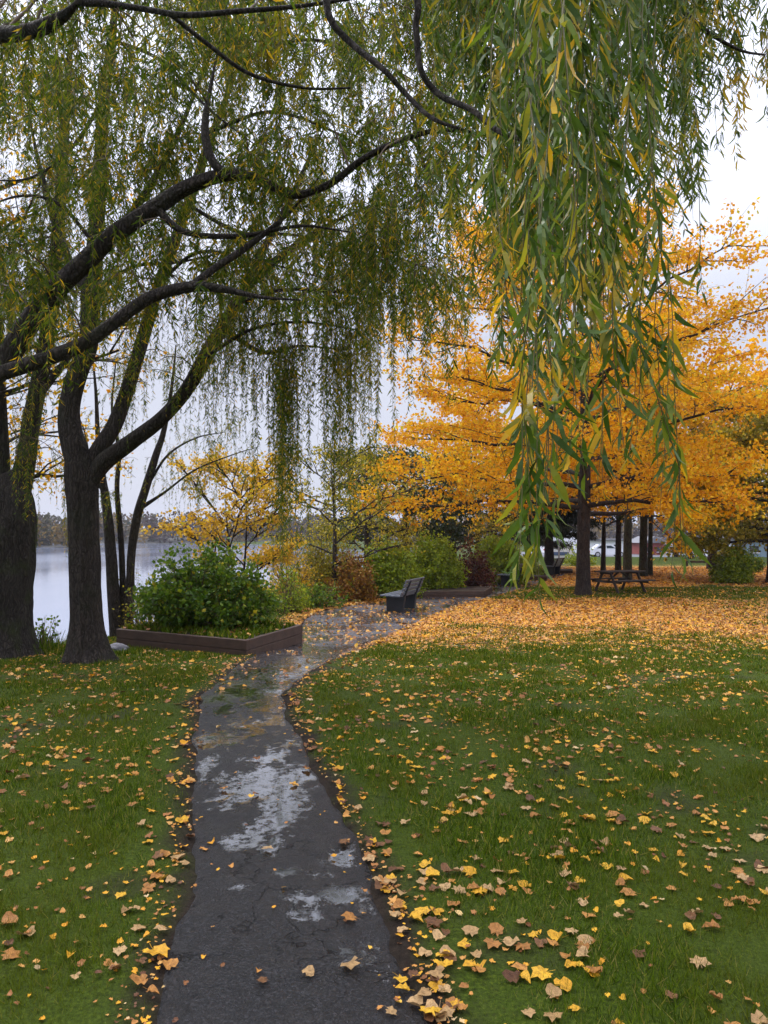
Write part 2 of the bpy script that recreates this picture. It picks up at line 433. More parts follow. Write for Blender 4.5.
c = t.mix(t.fr(mid, .5, .7, 0, .5), c, (.026, .023, .021))
st_ = t.n('ShaderNodeSeparateColor'); t.l(t.vor(v, 140, out='Color'), st_.inputs[0])
c = t.mix(t.fr(st_.outputs[0], .55, 1.0, 0, .75), c, (.045, .044, .047)); c = t.mix(t.fr(st_.outputs[1], .6, 1.0, 0, .8), c, (.004, .004, .004)); c = t.mix(t.math('MULTIPLY', crack, .75), c, (.004, .004, .004))
c = t.mix(t.math('MULTIPLY', wet, .6), c, (.008, .009, .008))
c = t.mix(t.attr('moss'), c, (.030, .040, .010))
c = t.mix(t.math('MULTIPLY', t.attr('pale'), t.math('SUBTRACT', 1.0, wet)), c, t.mix(fine, (.07, .07, .08), (.15, .15, .165)))  # far stretch lightened in base colour, standing in for wet sheen
rough0 = t.math('SUBTRACT', t.fr(mid, .3, .7, .42, .26), t.math('MULTIPLY', wet0, .16))
rr = t.mix(wet, rough0, .03)
hgt = t.math('ADD', t.math('MULTIPLY', g2, .9), t.math('ADD', fine, t.math('MULTIPLY', mid, 2.0)))
hgt = t.math('SUBTRACT', hgt, t.math('MULTIPLY', crack, 1.5))
bs = t.n('ShaderNodeBump'); bs.inputs['Distance'].default_value = .006
t.l(t.math('SUBTRACT', 1.0, t.math('MULTIPLY', wet, .985)), bs.inputs['Strength']); t.l(hgt, bs.inputs['Height'])
bs.inputs['Distance'].default_value = .0075
rp = t.noise(v, 9, 3)
t.bsdf(c, rr, t.bump(rp, .025, .02, bs.outputs[0]), t.mix(wet, .26, .9))
pb = [n_ for n_ in t.t.nodes if n_.type == 'BSDF_PRINCIPLED'][0]; t.l(wet, pb.inputs['Coat Weight']); pb.inputs['Coat Roughness'].default_value = .06
M['asphalt'] = t.m

t = NT('lake_water'); v = t.coords((1, .35, 1))
n = t.noise(v, 1.2, 4); n2 = t.noise(v, .05, 3)
t.bsdf((.20, .23, .31), t.fr(n2, .4, .6, .06, .14), t.bump(n, .2, .04), .9)
M['water'] = t.m

# ------------------------------------------------------------------ ground
xs = np.concatenate([-np.geomspace(9, 420, 50)[::-1], np.arange(-8.9, 10.0, .10), np.geomspace(10, 420, 55)])
ys = np.concatenate([np.arange(-14, 1.0, .5), np.arange(1.0, 12, .08), np.geomspace(12.05, 60, 170), np.geomspace(61, 640, 50)])
X, Y = np.meshgrid(xs, ys)
E = path_e(X, Y) + edge_wob(X, Y)
Z = g(X, Y)
nx, ny = len(xs), len(ys)
near = ss(14, 9, Y)
Zg = Z - .045 * ss(.05, -.12, E) + .012 * near * (fbm(X * 5, Y * 5, 12, 3) - .5)
i = np.arange(ny - 1)[:, None] * nx; j = np.arange(nx - 1)[None]
Fq = np.stack([i + j, i + j + 1, i + nx + j + 1, i + nx + j], -1).reshape(-1, 4)
dn = fbm(X * 3, Y * 3, 41, 4)
dirtA = np.clip(ss(.20, .02, E + .35 * (dn - .5)) + ss(.66, .78, fbm(X * 1.6, Y * 1.6, 44, 4)) * .5, 0, 1)
sb = seg_dist(X, Y, BANK).reshape(X.shape)
dirtA = np.clip(np.maximum(dirtA, ss(.1, -.6, sb)), 0, 1)
LIT = litter(X, Y)
ground = np_mesh('ground', np.stack([X, Y, Zg], -1).reshape(-1, 3), Fq, M['lawn'], smooth=True, attrs={'dirt': dirtA.ravel(), 'litter': LIT.ravel()})
tag(ground, 'dark green lawn strewn with fallen leaves', 'lawn', kind='structure')

# path strip
NU = 90
rowsL = []
seg = np.concatenate([[0], np.cumsum(np.linalg.norm(np.diff(_c, axis=0), axis=1))])
sN = np.concatenate([np.arange(0, 16, .025), np.arange(16, seg[-1], .12)])
cl = np.stack([np.interp(sN, seg, PLs[:, 0]), np.interp(sN, seg, PLs[:, 1])], -1)
cr = np.stack([np.interp(sN, seg, PRs[:, 0]), np.interp(sN, seg, PRs[:, 1])], -1)
u = np.linspace(-.12, 1.12, NU)
PX = cl[:, None, :] * (1 - u)[None, :, None] + cr[:, None, :] * u[None, :, None]
px_, py_ = PX[..., 0], PX[..., 1]
Ep = path_e(px_, py_) + edge_wob(px_, py_)
Zp = g(px_, py_) - .012 - .07 * ss(-.03, .10, Ep)
# wet patches: (px, py, rx px, ry px, strength)
PATCH = [(262, 772, 30, 26, 1), (283, 800, 20, 30, .9), (296, 775, 18, 8, 1), (237, 690, 26, 6, 1), (272, 682, 22, 5, .9), (212, 738, 20, 7, .9), (332, 856, 17, 9, 1),
         (243, 884, 16, 6, .9), (325, 893, 34, 9, 1), (287, 868, 22, 7, .9), (355, 950, 30, 22, .6), (250, 720, 25, 8, .7), (290, 740, 14, 9, .9), (300, 660, 20, 3, .8), (222, 706, 14, 7, 1), (262, 722, 22, 8, 1), (205, 765, 9, 14, .8), (250, 838, 20, 9, .9), (318, 872, 16, 7, 1), (372, 905, 16, 8, .8), (298, 912, 22, 7, .8), (270, 845, 12, 12, .9),
         (255, 828, 16, 8, .7), (330, 640, 25, 3, .7), (360, 628, 25, 2, .6)]
wet = np.zeros_like(px_)
nz = fbm(px_ * 6, py_ * 3.5, 51, 5) - .5
nz2 = fbm(px_ * 18, py_ * 11, 57, 4) - .5
for (a, b, rx, ry, st) in PATCH:
    p = gnd(a, b); p1 = gnd(a + rx, b); p2 = gnd(a, b - ry); p3 = gnd(a, b + ry)
    wx = abs(p1[0] - p[0]); wy = abs(p2[1] - p3[1]) / 2
    q = np.hypot((px_ - p[0]) / wx, (py_ - p[1]) / wy)
    wet = np.maximum(wet, st * ss(1.75, .30, q + nz * 2.6 + nz2 * 1.2) * .80)
wet = np.maximum(wet, .6 * ss(8, 10, py_) * ss(.42, .6, fbm(px_ * 1.2, py_ * .6, 59, 4)))
wet = np.maximum(wet, .7 * ss(.60, .70, fbm(px_ * 1.6, py_ * .9, 53, 5) + nz2 * .35) * ss(5.0, 8, py_))
ck = np.abs(fbm(px_ * 2.6 + 3, py_ * 2.2, 61, 4) - .5) ; ck2 = np.abs(fbm(px_ * 4.1, py_ * 3.6, 71, 4) - .5)
gate = ss(.46, .62, fbm(px_ * .9, py_ * .9, 77, 3))
crack = np.clip(gate * .9 + ss(3.1, 3.5, py_) * ss(4.6, 4.0, py_), 0, 1)
pm = gnd(240, 688)
moss = np.clip(ss(1.2, .5, np.hypot((px_ - pm[0] + .05) / .32, (py_ - pm[1]) / .9) + nz * 2), 0, 1) * .9
wet = wet * ss(.02, -.06, Ep)
Zp = Zp - .006 * wet + .006 * (fbm(px_ * 8, py_ * 8, 81, 3) - .5) * (1 - wet)
n1, n2_ = px_.shape
i = np.arange(n1 - 1)[:, None] * n2_; j = np.arange(n2_ - 1)[None]
Fq = np.stack([i + j, i + j + 1, i + n2_ + j + 1, i + n2_ + j], -1).reshape(-1, 4)
# keep only the strip that rises above the earth beside it
keep = (Ep.ravel()[Fq].min(1) < .10); Fq = Fq[keep]
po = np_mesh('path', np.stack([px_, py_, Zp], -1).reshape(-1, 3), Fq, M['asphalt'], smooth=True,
             attrs={'wet': wet.ravel(), 'crack': crack.ravel(), 'moss': moss.ravel(), 'pale': (ss(8, 16, py_) * .85).ravel()})  # pale: painted-in sheen, growing with distance along the path
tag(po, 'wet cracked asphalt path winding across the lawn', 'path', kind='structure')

# lake
a = Acc(); a.add([(-900, -40, LAKE_Z), (400, -40, LAKE_Z), (400, 900, LAKE_Z), (-900, 900, LAKE_Z)], [(0, 1, 2, 3)])
tag(a.build('lake', M['water'], smooth=False), 'pale calm lake', 'lake', kind='structure')

# ------------------------------------------------------------------ leaf templates
WIL = (np.array([(0, 0, -.05), (-.06, .28, .03), (.06, .28, .05), (-.052, .62, .015), (.052, .62, .04), (0, 1, -.16)]),
       [(1, 2, 4, 3)], [(0, 2, 1), (3, 4, 5)])
WIL2 = (np.array([(0, 0, 0), (-.085, .4, .05), (.085, .4, .05), (0, 1, -.10)]), [(0, 2, 3, 1)], None)
BRO = (np.array([(0, 0, 0), (-.42, .5, .06), (0, .45, -.05), (.42, .5, .06), (0, 1, 0)]), None, [(0, 2, 1), (0, 3, 2), (2, 4, 1), (2, 3, 4)])
BRQ = (np.array([(0, 0, 0), (-.42, .45, .05), (0, 1, 0), (.42, .45, .05)]), [(0, 3, 2, 1)], None)
NEE = (np.array([(-.05, 0, 0), (.05, 0, 0), (.03, 1, 0), (-.03, 1, 0)]), [(0, 1, 2, 3)], None)

def rand_dir(n, up=0.0):
    d = rng.normal(size=(n, 3)); d[:, 2] += up; return norm(d)

# ------------------------------------------------------------------ willows
class Willow:
    def __init__(s, label, base, group=None, bark='bark', leaf='willow'):
        s.root = thing('willow_tree', label, 'willow tree', base, group)
        s.pts = []; s.br = Acc(); s.cr = Acc(); s.bark = bark; s.leaf = leaf
    def limb(s, ctrl, name='limb', sub=40, sides=20, rough=.10, flare=0, start=True):
        """ctrl: (px, py, r px, Y) or world tuples (x, y, z, r) flagged with sub-tuples"""
        P, R = [], []
        for c in ctrl:
            if len(c) == 5: P.append(c[:3]); R.append(c[3])
            else: P.append(at(c[0], c[1], c[3])); R.append(c[2] * c[3] / F)
        P = np.array(P); R = np.array(R)
        if name == 'limb': R = R * .8
        if name == 'limb': R[-1] = min(R[-1], .006); R[-2] = min(R[-2], .016)
        a = Acc(); a.tube(P, R, sides, sub, rough, flare=flare); a.build(name, M[s.bark], s.root)
        q = catmull(np.hstack([P, R[:, None]]), sub)
        s.pts.append(q if start else q[len(q) // 3:])
        return q
    def allp(s): return np.vstack(s.pts)
    def cluster(s, P, k, lens, leaf=.09, spacing=.03, spread=.35, tmpl=None, m=0, lenf=None, sag=.25, near_pts=None, wid=1.0, thin=.004, rn=None):
        P = np.asarray(P, float)
        A = s.allp() if near_pts is None else near_pts
        cost = np.linalg.norm(A[:, :3] - P, axis=1) + .8 * np.maximum(0, A[:, 2] - P[2]) * 0 + .5 * np.maximum(0, A[:, 2] - P[2] - .6)
        Q = A[np.argmin(cost)]
        d = P - Q[:3]; L = np.linalg.norm(d)
        mid = Q[:3] + d * .5 + np.array([0, 0, sag * L]) + rng.normal(size=3) * .06 * L
        tt = np.linspace(0, 1, 9)[:, None]
        C = (1 - tt) ** 2 * Q[:3] + 2 * tt * (1 - tt) * mid + tt ** 2 * P
        if near_pts is not None:
            hz = A[:, 2] > 1.7 + A[:, 1] * .72
            A = A[hz]; Q = A[np.argmin(np.linalg.norm(A[:, :2] - P[:2], axis=1) + rng.random(len(A)) * .25)]
            d = P - Q[:3]; L = np.linalg.norm(d); tt = np.linspace(0, 1, 9)[:, None]
            C = Q[:3] + d * np.hstack([1 - (1 - tt) ** 2.2] * 2 + [tt ** 1.6])
            C += (np.sin(tt * 5 + rng.random() * 6) * rng.normal(size=3) * .035 + tt * (1 - tt) * rng.normal(size=3) * .25) * [1, 1, 0]
        C = C + rng.normal(size=C.shape) * .012 * min(L, 1.5) * np.sin(tt * PI)
        if near_pts is not None:
            nl = int(L / .018); uu = rng.uniform(.15, 1, nl) * 8
            Bp = np.stack([np.interp(uu, np.arange(9), C[:, q]) for q in range(3)], -1)
            lat = rng.normal(size=(nl, 3)); lat[:, 2] *= .3
            s.cr.leaves(Bp, norm(lat) * .6 + norm(d) * .6 + np.array([0, 0, -.5]), leaf * rng.uniform(.6, 1.1, nl), *(tmpl or WIL2), m=m)
        r0 = min(Q[3] * .5, .006 + .009 * L) if thin > .003 else min(Q[3] * .4, .0026); R = np.linspace(r0, thin, 9)
        s.br.tube(C, R, 5, None)
        if L > .6: s.pts.append(np.hstack([C[2:7], R[2:7, None]]))
        lo, hi = lens
        if rn is None: rn = rng.normal() * .06
        for _ in range(k):
            t0 = 1 - rng.random() ** 1.3 * .65 * min(1, .9 / max(L, .01)) if L > .9 else rng.random()
            p = np.array([np.interp(t0 * 8, np.arange(9), C[:, q]) for q in range(3)]) + rng.normal(size=3) * np.array([1, 1, .35]) * spread * .12
            s.strand(p, (rng.uniform(lo, hi)), leaf, spacing, spread, tmpl, m, wid, rn)
    def strand(s, p, L, leaf, spacing, spread=.3, tmpl=None, m=0, wid=1.0, rn=0., hd=None):
        tmpl = tmpl or WIL2
        if hd is None:
            a = rng.random() * 2 * PI; hd = np.array([math.cos(a), math.sin(a), 0])
        k = spread * rng.uniform(.25, 1.0) * .5
        n = max(5, int(L / .12)); t = np.linspace(0, L, n)
        e = k * (1 - np.exp(-t / max(k, .02)))
        ph = rng.random(2) * 6
        wob = .025 * np.stack([np.sin(t * 3.1 + ph[0]) - math.sin(ph[0]), np.sin(t * 2.7 + ph[1]) - math.sin(ph[1])], -1) * (t[:, None] / L)
        C = p + hd[None] * e[:, None]; C[:, 2] -= (t - e * .75); C[:, :2] += wob
        s.br.tube(C, np.linspace(.0016 if tmpl is WIL else .0024, .0008, n), 3, None, m=0, cap=False)
        nl = max(3, int(L / spacing)); u = np.sort(rng.uniform(.02, L, nl)); u[-1] = L
        B = np.stack([np.interp(u, t, C[:, q]) for q in range(3)], -1)
        T = norm(np.stack([np.interp(u, t, np.gradient(C[:, q])) for q in range(3)], -1))
        lat = rng.normal(size=(nl, 3)); lat[:, 2] *= .3; lat = norm(lat)
        D = T * .5 + lat * rng.uniform(.35, 1.15, (nl, 1)) + np.array([0, 0, -.36 if tmpl is WIL2 else -.5])
        ll = leaf * rng.uniform(.6, 1.2, nl) * (1 - .35 * (u / L) ** 3)
        s.cr.leaves(B, D, ll, *tmpl, m=m, rnd=np.clip(rng.random(nl) * .93 + rn + (rng.random(nl) < .03) * .3, 0, 1), wid=wid)
    def done(s):
        s.br.build('branches', M['twig'], s.root)
        s.cr.build('crown', M[s.leaf], s.root, smooth=False)

# --- tree A: the sinuous willow left of the path
bA = gnd(88, 661); yA = bA[1]
A = Willow('dark furrowed willow with a swaying forked trunk standing on the left lawn nearest the path', bA)
A.limb([(bA[0], bA[1], bA[2] - .12, .30, 0), (88, 648, 17.5, yA), (87, 615, 14.6, yA), (85, 570, 14.2, yA), (83, 520, 14.2, yA), (81, 480, 14.5, yA), (78, 458, 12, yA), (75, 440, 8, yA)], 'trunk', 70, 64, .14, flare=.7)
A.limb([(82, 478, 14, yA), (76, 452, 15, yA), (70, 428, 13.5, yA), (70, 405, 12, yA), (78, 372, 12, yA), (88, 345, 11.5, yA), (91, 300, 11.5, yA), (95, 245, 10, yA), (100, 170, 8.5, yA), (104, 100, 7, yA), (112, 40, 5.5, yA), (118, -40, 4, yA), (126, -120, 3, yA)], 'limb', 90, 40, .09)
A.limb([(84, 474, 10, yA), (100, 448, 10, yA + .1), (115, 424, 9.5, yA + .2), (128, 388, 8.5, yA + .3), (144, 335, 8, yA + .4), (160, 282, 7, yA + .5), (188, 205, 6, yA + .6), (214, 130, 5, yA + .7), (240, 60, 4, yA + .8), (262, -20, 3, yA + .8)], 'limb', 70, 28, .08)
A.limb([(86, 486, 11, yA), (104, 462, 11, yA), (132, 441, 9.4, yA - .1), (160, 420, 8.8, yA - .3), (185, 392, 8.2, yA - .4), (205, 358, 9, yA - .6), (222, 328, 8, yA - .7), (240, 298, 7, yA - .8), (262, 272, 5.5, yA - .9), (305, 240, 4.5, yA - 1.), (350, 214, 3.5, yA - 1.1), (395, 200, 2.5, yA - 1.2)], 'limb', 80, 32, .09)
A.limb([(240, 298, 5, yA - .8), (262, 252, 4.5, yA - .6), (290, 200, 4, yA - .3), (318, 140, 3, yA), (350, 80, 2.5, yA + .3)], 'limb', 40, 14, .05)
A.limb([(222, 328, 3.5, yA - .7), (262, 352, 3, yA - 1.), (300, 346, 2.4, yA - 1.2), (345, 350, 1.6, yA - 1.3)], 'limb', 30, 10, .05)
A.limb([(95, 245, 6, yA), (130, 215, 5, yA - .5), (170, 150, 4, yA - .9), (200, 80, 3, yA - 1.2), (225, 20, 2.5, yA - 1.4)], 'limb', 40, 14, .05)
A.limb([(91, 300, 6, yA), (70, 262, 5, yA + .3), (48, 200, 4, yA + .5), (30, 120, 3, yA + .6), (20, 40, 2.5, yA + .6)], 'limb', 40, 14, .05)
for (a_, b_, c_, d_, dd_) in [((95, 245), (60, 205), (20, 196), (-30, 214), 10), ((104, 100), (70, 150), (30, 178), (-20, 180), 10.4), ((160, 282), (200, 252), (262, 262), (330, 280), 9.4), ((188, 205), (240, 232), (300, 236), (372, 262), 9.6),
                              ((214, 130), (270, 112), (330, 130), (400, 170), 9.8), ((91, 300), (130, 268), (180, 262), (235, 250), 9.8), ((205, 358), (250, 330), (300, 322), (360, 330), 9.0), ((112, 40), (160, 60), (210, 110), (262, 150), 9.6),
                              ((235, 305), (282, 290), (340, 292), (412, 300), 8.8), ((240, 60), (300, 40), (360, 52), (430, 90), 10.2)]:
    A.limb([(a_[0], a_[1], 2.6, dd_), (b_[0], b_[1], 2.2, dd_ - .2), (c_[0], c_[1], 1.7, dd_ - .4), (d_[0], d_[1], .8, dd_ - .5)], 'limb', 26, 7, .05)
# --- tree B: out of the frame on the left, its limbs reach over the path
bB = np.array([-5.6, 6.4, 0.]); bB[2] = float(g(bB[0], bB[1])) - .05
B = Willow('large willow whose limbs enter from the left edge and whose near leafy strands hang overhead', bB)
B.limb([(-5.6, 6.4, bB[2] - .1, .42, 0), (-5.6, 6.4, .3, .36, 0), (-5.5, 6.45, 1.2, .32, 0), (-5.35, 6.5, 2.0, .30, 0), (-5.3, 6.5, 2.6, .26, 0)], 'trunk', 40, 48, .1, flare=.8)
B.limb([(-5.4, 6.45, 1.7, .18, 0), (-4.6, 6.6, 2.35, .16, 0), (-45, 396, 15, 6.7), (0, 366, 13.5, 6.8), (28, 325, 13, 6.9), (58, 288, 12.5, 7), (85, 262, 12, 7), (115, 234, 11, 7), (155, 208, 10, 7), (190, 186, 9, 7), (232, 174, 8, 6.9), (265, 183, 6, 6.8), (295, 195, 5, 6.7), (330, 184, 4.5, 6.5), (365, 158, 4.2, 6.3), (410, 137, 3.6, 6), (450, 130, 3, 5.7), (500, 140, 2.2, 5.4)], 'limb', 120, 32, .10)
B.limb([(-5.35, 6.5, 2.0, .13, 0), (-4.6, 6.2, 2.5, .12, 0), (-40, 388, 10, 6.3), (0, 374, 9.5, 6.4), (48, 358, 9, 6.4), (85, 343, 8.5, 6.5), (115, 322, 8, 6.5), (150, 298, 7.5, 6.5), (190, 287, 7, 6.5), (222, 289, 5, 6.4), (260, 297, 3.5, 6.3), (300, 300, 2.5, 6.2)], 'limb', 90, 26, .09)
B.limb([(190, 287, 5, 6.5), (215, 268, 4.5, 6.6), (248, 246, 4, 6.7), (290, 212, 3, 6.8), (325, 170, 2.5, 6.9)], 'limb', 40, 14, .06)
B.limb([(235, 174, 6, 6.9), (215, 165, 5.5, 6.9), (205, 130, 5, 7), (212, 80, 4, 7.2), (225, 20, 3, 7.4)], 'limb', 40, 14, .06)
B.limb([(155, 208, 5, 7), (185, 232, 4, 6.9), (240, 236, 3, 6.8), (300, 226, 2, 6.7), (350, 232, 1.5, 6.5)], 'limb', 40, 12, .05)
ov = B.limb([(-5.3, 6.5, 2.3, .22, 0), (-5.0, 6.0, 3.8, .19, 0), (-3.9, 5.2, 5.2, .15, 0), (-2.2, 4.3, 5.3, .11, 0), (-.6, 3.4, 5.0, .08, 0), (.8, 3.0, 4.7, .055, 0), (2.2, 3.2, 4.9, .03, 0)], 'limb', 80, 24, .08)
B.limb([(-5.0, 6.0, 3.8, .11, 0), (-60, 62, 10, 5.2), (-20, 38, 9.5, 5.0), (20, 33, 9.5, 4.8), (50, 24, 9, 4.6), (78, 2, 8, 4.5), (105, -45, 7, 4.4)], 'limb', 50, 20, .09)
B.limb([(78, 2, 5, 4.5), (110, 4, 4, 4.4), (150, 10, 3.5, 4.3), (185, 15, 3.6, 4.2), (240, 11, 3.2, 4.1), (300, 6, 2.6, 4), (370, -4, 2, 3.9)], 'limb', 50, 12, .06)
B.limb([(170, 14, 3, 4.25), (205, 42, 2.8, 4.3), (250, 74, 2.4, 4.4), (305, 88, 1.8, 4.5), (350, 88, 1.2, 4.5)], 'limb', 40, 10, .06)
B.limb([(-.6, 3.4, 5.0, .035, 0), (318, -30, 5, 3.6), (330, 18, 4.4, 3.6), (352, 44, 4, 3.6), (384, 70, 3.6, 3.5), (404, 92, 3.2, 3.5), (432, 118, 2.8, 3.4), (470, 132, 2.2, 3.3)], 'limb', 60, 12, .05)
B.limb([(-.3, 3.2, 4.95, .035, 0), (408, -30, 5, 3.0), (416, 30, 4.2, 3.0), (421, 70, 4, 3.0), (440, 95, 4, 3.0), (472, 110, 3.6, 2.9), (500, 132, 3.2, 2.8), (545, 147, 3, 2.7), (582, 170, 2.6, 2.6), (600, 195, 2, 2.6)], 'limb', 70, 12, .05)
B.limb([(.8, 3.0, 4.7, .03, 0), (600, -60, 4, 3.6), (660, -10, 3.4, 3.9), (705, 30, 2.6, 4.1), (740, 50, 1.8, 4.2), (765, 55, 1.2, 4.3)], 'limb', 40, 10, .05)
# --- tree C: big twin willow on the bank at the left edge
bC = gnd(-2, 655); yC = bC[1]
C_ = Willow('thick twin stemmed willow with mossy bark on the lake bank at the left edge', bC, bark='barkmoss')
C_.limb([(bC[0], bC[1], bC[2] - .15, .52, 0), (-2, 645, 33, yC), (-1, 610, 30.5, yC), (1, 570, 30, yC), (5, 530, 28, yC), (9, 500, 22, yC), (11, 475, 10, yC)], 'trunk', 50, 64, .12, flare=.4)
C_.limb([(0, 545, 14, yC), (-1, 500, 13.5, yC), (0, 470, 12, yC), (0, 430, 9, yC), (-2, 380, 8, yC), (-6, 300, 7, yC), (-16, 180, 6, yC), (-24, 60, 4, yC)], 'limb', 60, 30, .1)
C_.limb([(8, 550, 14, yC), (15, 515, 15, yC), (21, 485, 13, yC), (27, 455, 11.5, yC), (31, 423, 10.5, yC), (41, 372, 9.5, yC), (49, 322, 9, yC + .2), (55, 265, 8, yC + .3), (61, 190, 7, yC + .5), (66, 100, 5.5, yC + .7), (72, 20, 4, yC + .9), (80, -60, 3, yC + 1)], 'limb', 80, 32, .1)
C_.limb([(36, 400, 5, yC), (48, 384, 4.5, yC), (60, 368, 4, yC), (78, 345, 3.5, yC + .2), (96, 318, 2.4, yC + .4), (108, 280, 1.6, yC + .5)], 'limb', 40, 14, .08)
C_.limb([(50, 320, 4, yC), (40, 296, 3.4, yC - .3), (26, 250, 3, yC - .4), (14, 190, 2.2, yC - .4)], 'limb', 40, 12, .08)

def px_cluster(T, x, y, Yd, k, ybot, leaf=.085, spacing=.03, **kw):
    """branch end at pixel (x, y) and depth Yd, strands hanging down to about ybot[0]..ybot[1]"""
    P = at(x, y, Yd)
    sc = Yd / F
    T.cluster(P, k, ((ybot[0] - y) * sc, (ybot[1] - y) * sc), leaf, spacing, **kw)

# fill of the upper left: dense veil with small gaps of sky
for _ in range(690):
    x = rng.uniform(-80, 480); y = -120 + 430 * rng.random() ** 1.15
    n = float(vn(x / 70., y / 60., 91))
    if n < .22: continue
    if y > 240 and x > 60 and rng.random() < .45: continue
    d = rng.uniform(6.2, 11.5)
    L = rng.uniform(40, 100)
    T = A if (d > 7.6 or rng.random() < .3) else B
    if x < 70 and rng.random() < .5: T = C_; d = yC + rng.uniform(-1, 1)
    px_cluster(T, x, y, d, int(rng.integers(7, 12)), (y + L * .5, y + L * 1.25), .105, .020, spread=.6)
# curtains (x0, x1, ytop0, ytop1, ybot0, ybot1, depth0, depth1, n clusters, strands)
def curtain(T, x0, x1, t0, t1, b0, b1, d0, d1, n, k, leaf=.085, spacing=.022, **kw):
    for q in range(n):
        x = x0 + (x1 - x0) * (q + rng.random()) / n
        y = rng.uniform(t0, t1); d = rng.uniform(d0, d1); bb = max(rng.uniform(b0, b1), y + 30)
        px_cluster(T, x, y, d, max(2, int(k * rng.uniform(.5, 1.1))), (y + (bb - y) * .3, bb), leaf, spacing, **kw)
curtain(A, 266, 306, 270, 370, 480, 630, 8.2, 10.0, 15, 8, spread=.3)
curtain(A, 280, 302, 350, 400, 590, 650, 8.6, 9.4, 6, 7, spread=.18)
curtain(A, 310, 380, 270, 370, 450, 610, 8.0, 10.0, 19, 8, spread=.3)
curtain(A, 335, 350, 330, 400, 560, 620, 8.4, 9.2, 5, 6, spread=.18)
curtain(A, 186, 262, 260, 340, 380, 500, 8.6, 10, 26, 7, spread=.25, leaf=.08)
curtain(A, 240, 380, 220, 320, 330, 420, 8.4, 9.6, 14, 6, spread=.3)
curtain(A, 100, 190, 300, 400, 380, 480, 9.6, 11, 18, 5, spread=.3, leaf=.08)
curtain(A, 365, 430, 180, 320, 360, 470, 6.5, 8.5, 12, 6, spread=.3)
curtain(B, 360, 480, 60, 220, 230, 370, 5, 6.5, 9, 7, spread=.3)
curtain(B, 400, 500, 200, 310, 360, 470, 5, 6.5, 10, 6, spread=.25)
curtain(B, 0, 200, -60, 60, 60, 190, 4.6, 6, 26, 9, spread=.35)
curtain(B, 200, 420, -60, 40, 60, 170, 4.2, 6, 26, 9, spread=.35)
curtain(C_, 0, 66, 300, 420, 400, 500, yC - 1.0, yC - .6, 10, 6, spread=.22, leaf=.08)
curtain(C_, 14, 66, 430, 470, 500, 560, yC - 1.0, yC - .75, 6, 6, spread=.15, leaf=.08)
curtain(C_, 62, 88, 440, 500, 540, 600, yC - .3, yC + .5, 5, 5, spread=.2, leaf=.08)
curtain(C_, -30, 70, 60, 260, 180, 340, yC - 1, yC + 1, 18, 8, spread=.35)
A.done(); C_.done()
# foreground strands with full sized leaves
Bn = Willow.__new__(Willow); Bn.root = B.root; Bn.pts = [ov]; Bn.br = Acc(); Bn.cr = Acc()
OVL = []
for (x0, y0, x1, y1) in [(.8, 3.0, 1.2, 2.2), (.8, 3.0, 2.0, 4.4), (-.2, 3.2, .6, 2.0), (-.6, 3.4, .3, 4.6), (.3, 3.1, 1.6, 3.6), (1.2, 3.05, 2.6, 3.4), (-.2, 3.2, .4, 3.9), (.6, 3.05, 1.0, 1.6), (1.4, 3.1, 3.0, 4.8)]:
    z0 = 4.75; z1 = 1.7 + y1 * .78 + .25
    OVL.append(B.limb([(x0, y0, z0, .03, 0), ((x0 + x1) / 2, (y0 + y1) / 2, max(z0, z1) + .2, .022, 0), (x1, y1, z1, .010, 0)], 'limb', 16, 8, .05))
NP = np.vstack(B.pts[-15:] + [ov] + OVL)
def ncurt(x0, x1, t0, t1, b0, b1, d0, d1, n, k, leaf=.10, spacing=.017, **kw):
    curtain(Bn, x0, x1, t0, t1, b0, b1, d0, d1, n, k, leaf, spacing, near_pts=NP, tmpl=WIL, thin=.0014, **kw)
ncurt(440, 520, -40, 60, 90, 260, 3.2, 4.6, 17, 7, spread=.22)
ncurt(455, 560, 60, 170, 210, 400, 3.0, 4.4, 17, 6, spread=.35)
ncurt(480, 600, 150, 260, 340, 470, 2.8, 4.0, 13, 5, spread=.35)
ncurt(500, 650, -60, 60, 80, 260, 3.4, 5.0, 17, 6, spread=.4)
ncurt(560, 700, 50, 150, 180, 330, 3.2, 4.6, 14, 5, spread=.45)
ncurt(600, 700, 120, 190, 240, 310, 3.4, 4.6, 8, 5, spread=.2)
ncurt(620, 712, -60, 20, 60, 200, 3.8, 5.2, 16, 7, spread=.28)
ncurt(655, 702, 60, 140, 200, 275, 3.8, 5.0, 9, 5, spread=.2)
ncurt(700, 768, 30, 60, 110, 200, 4.0, 5.0, 6, 4, spread=.2)
ncurt(752, 766, 60, 90, 200, 300, 4.2, 4.8, 2, 3, spread=.12)
ncurt(690, 725, 60, 160, 250, 350, 4.0, 4.8, 4, 3, spread=.15)
ncurt(510, 610, 170, 270, 380, 490, 2.0, 2.7, 12, 4, leaf=.11, spacing=.028, spread=.16)
ncurt(560, 650, 200, 300, 380, 500, 2.2, 2.9, 9, 4, leaf=.11, spacing=.028, spread=.16)
ncurt(505, 590, 310, 380, 450, 520, 1.9, 2.4, 7, 3, leaf=.11, spacing=.028, spread=.12)
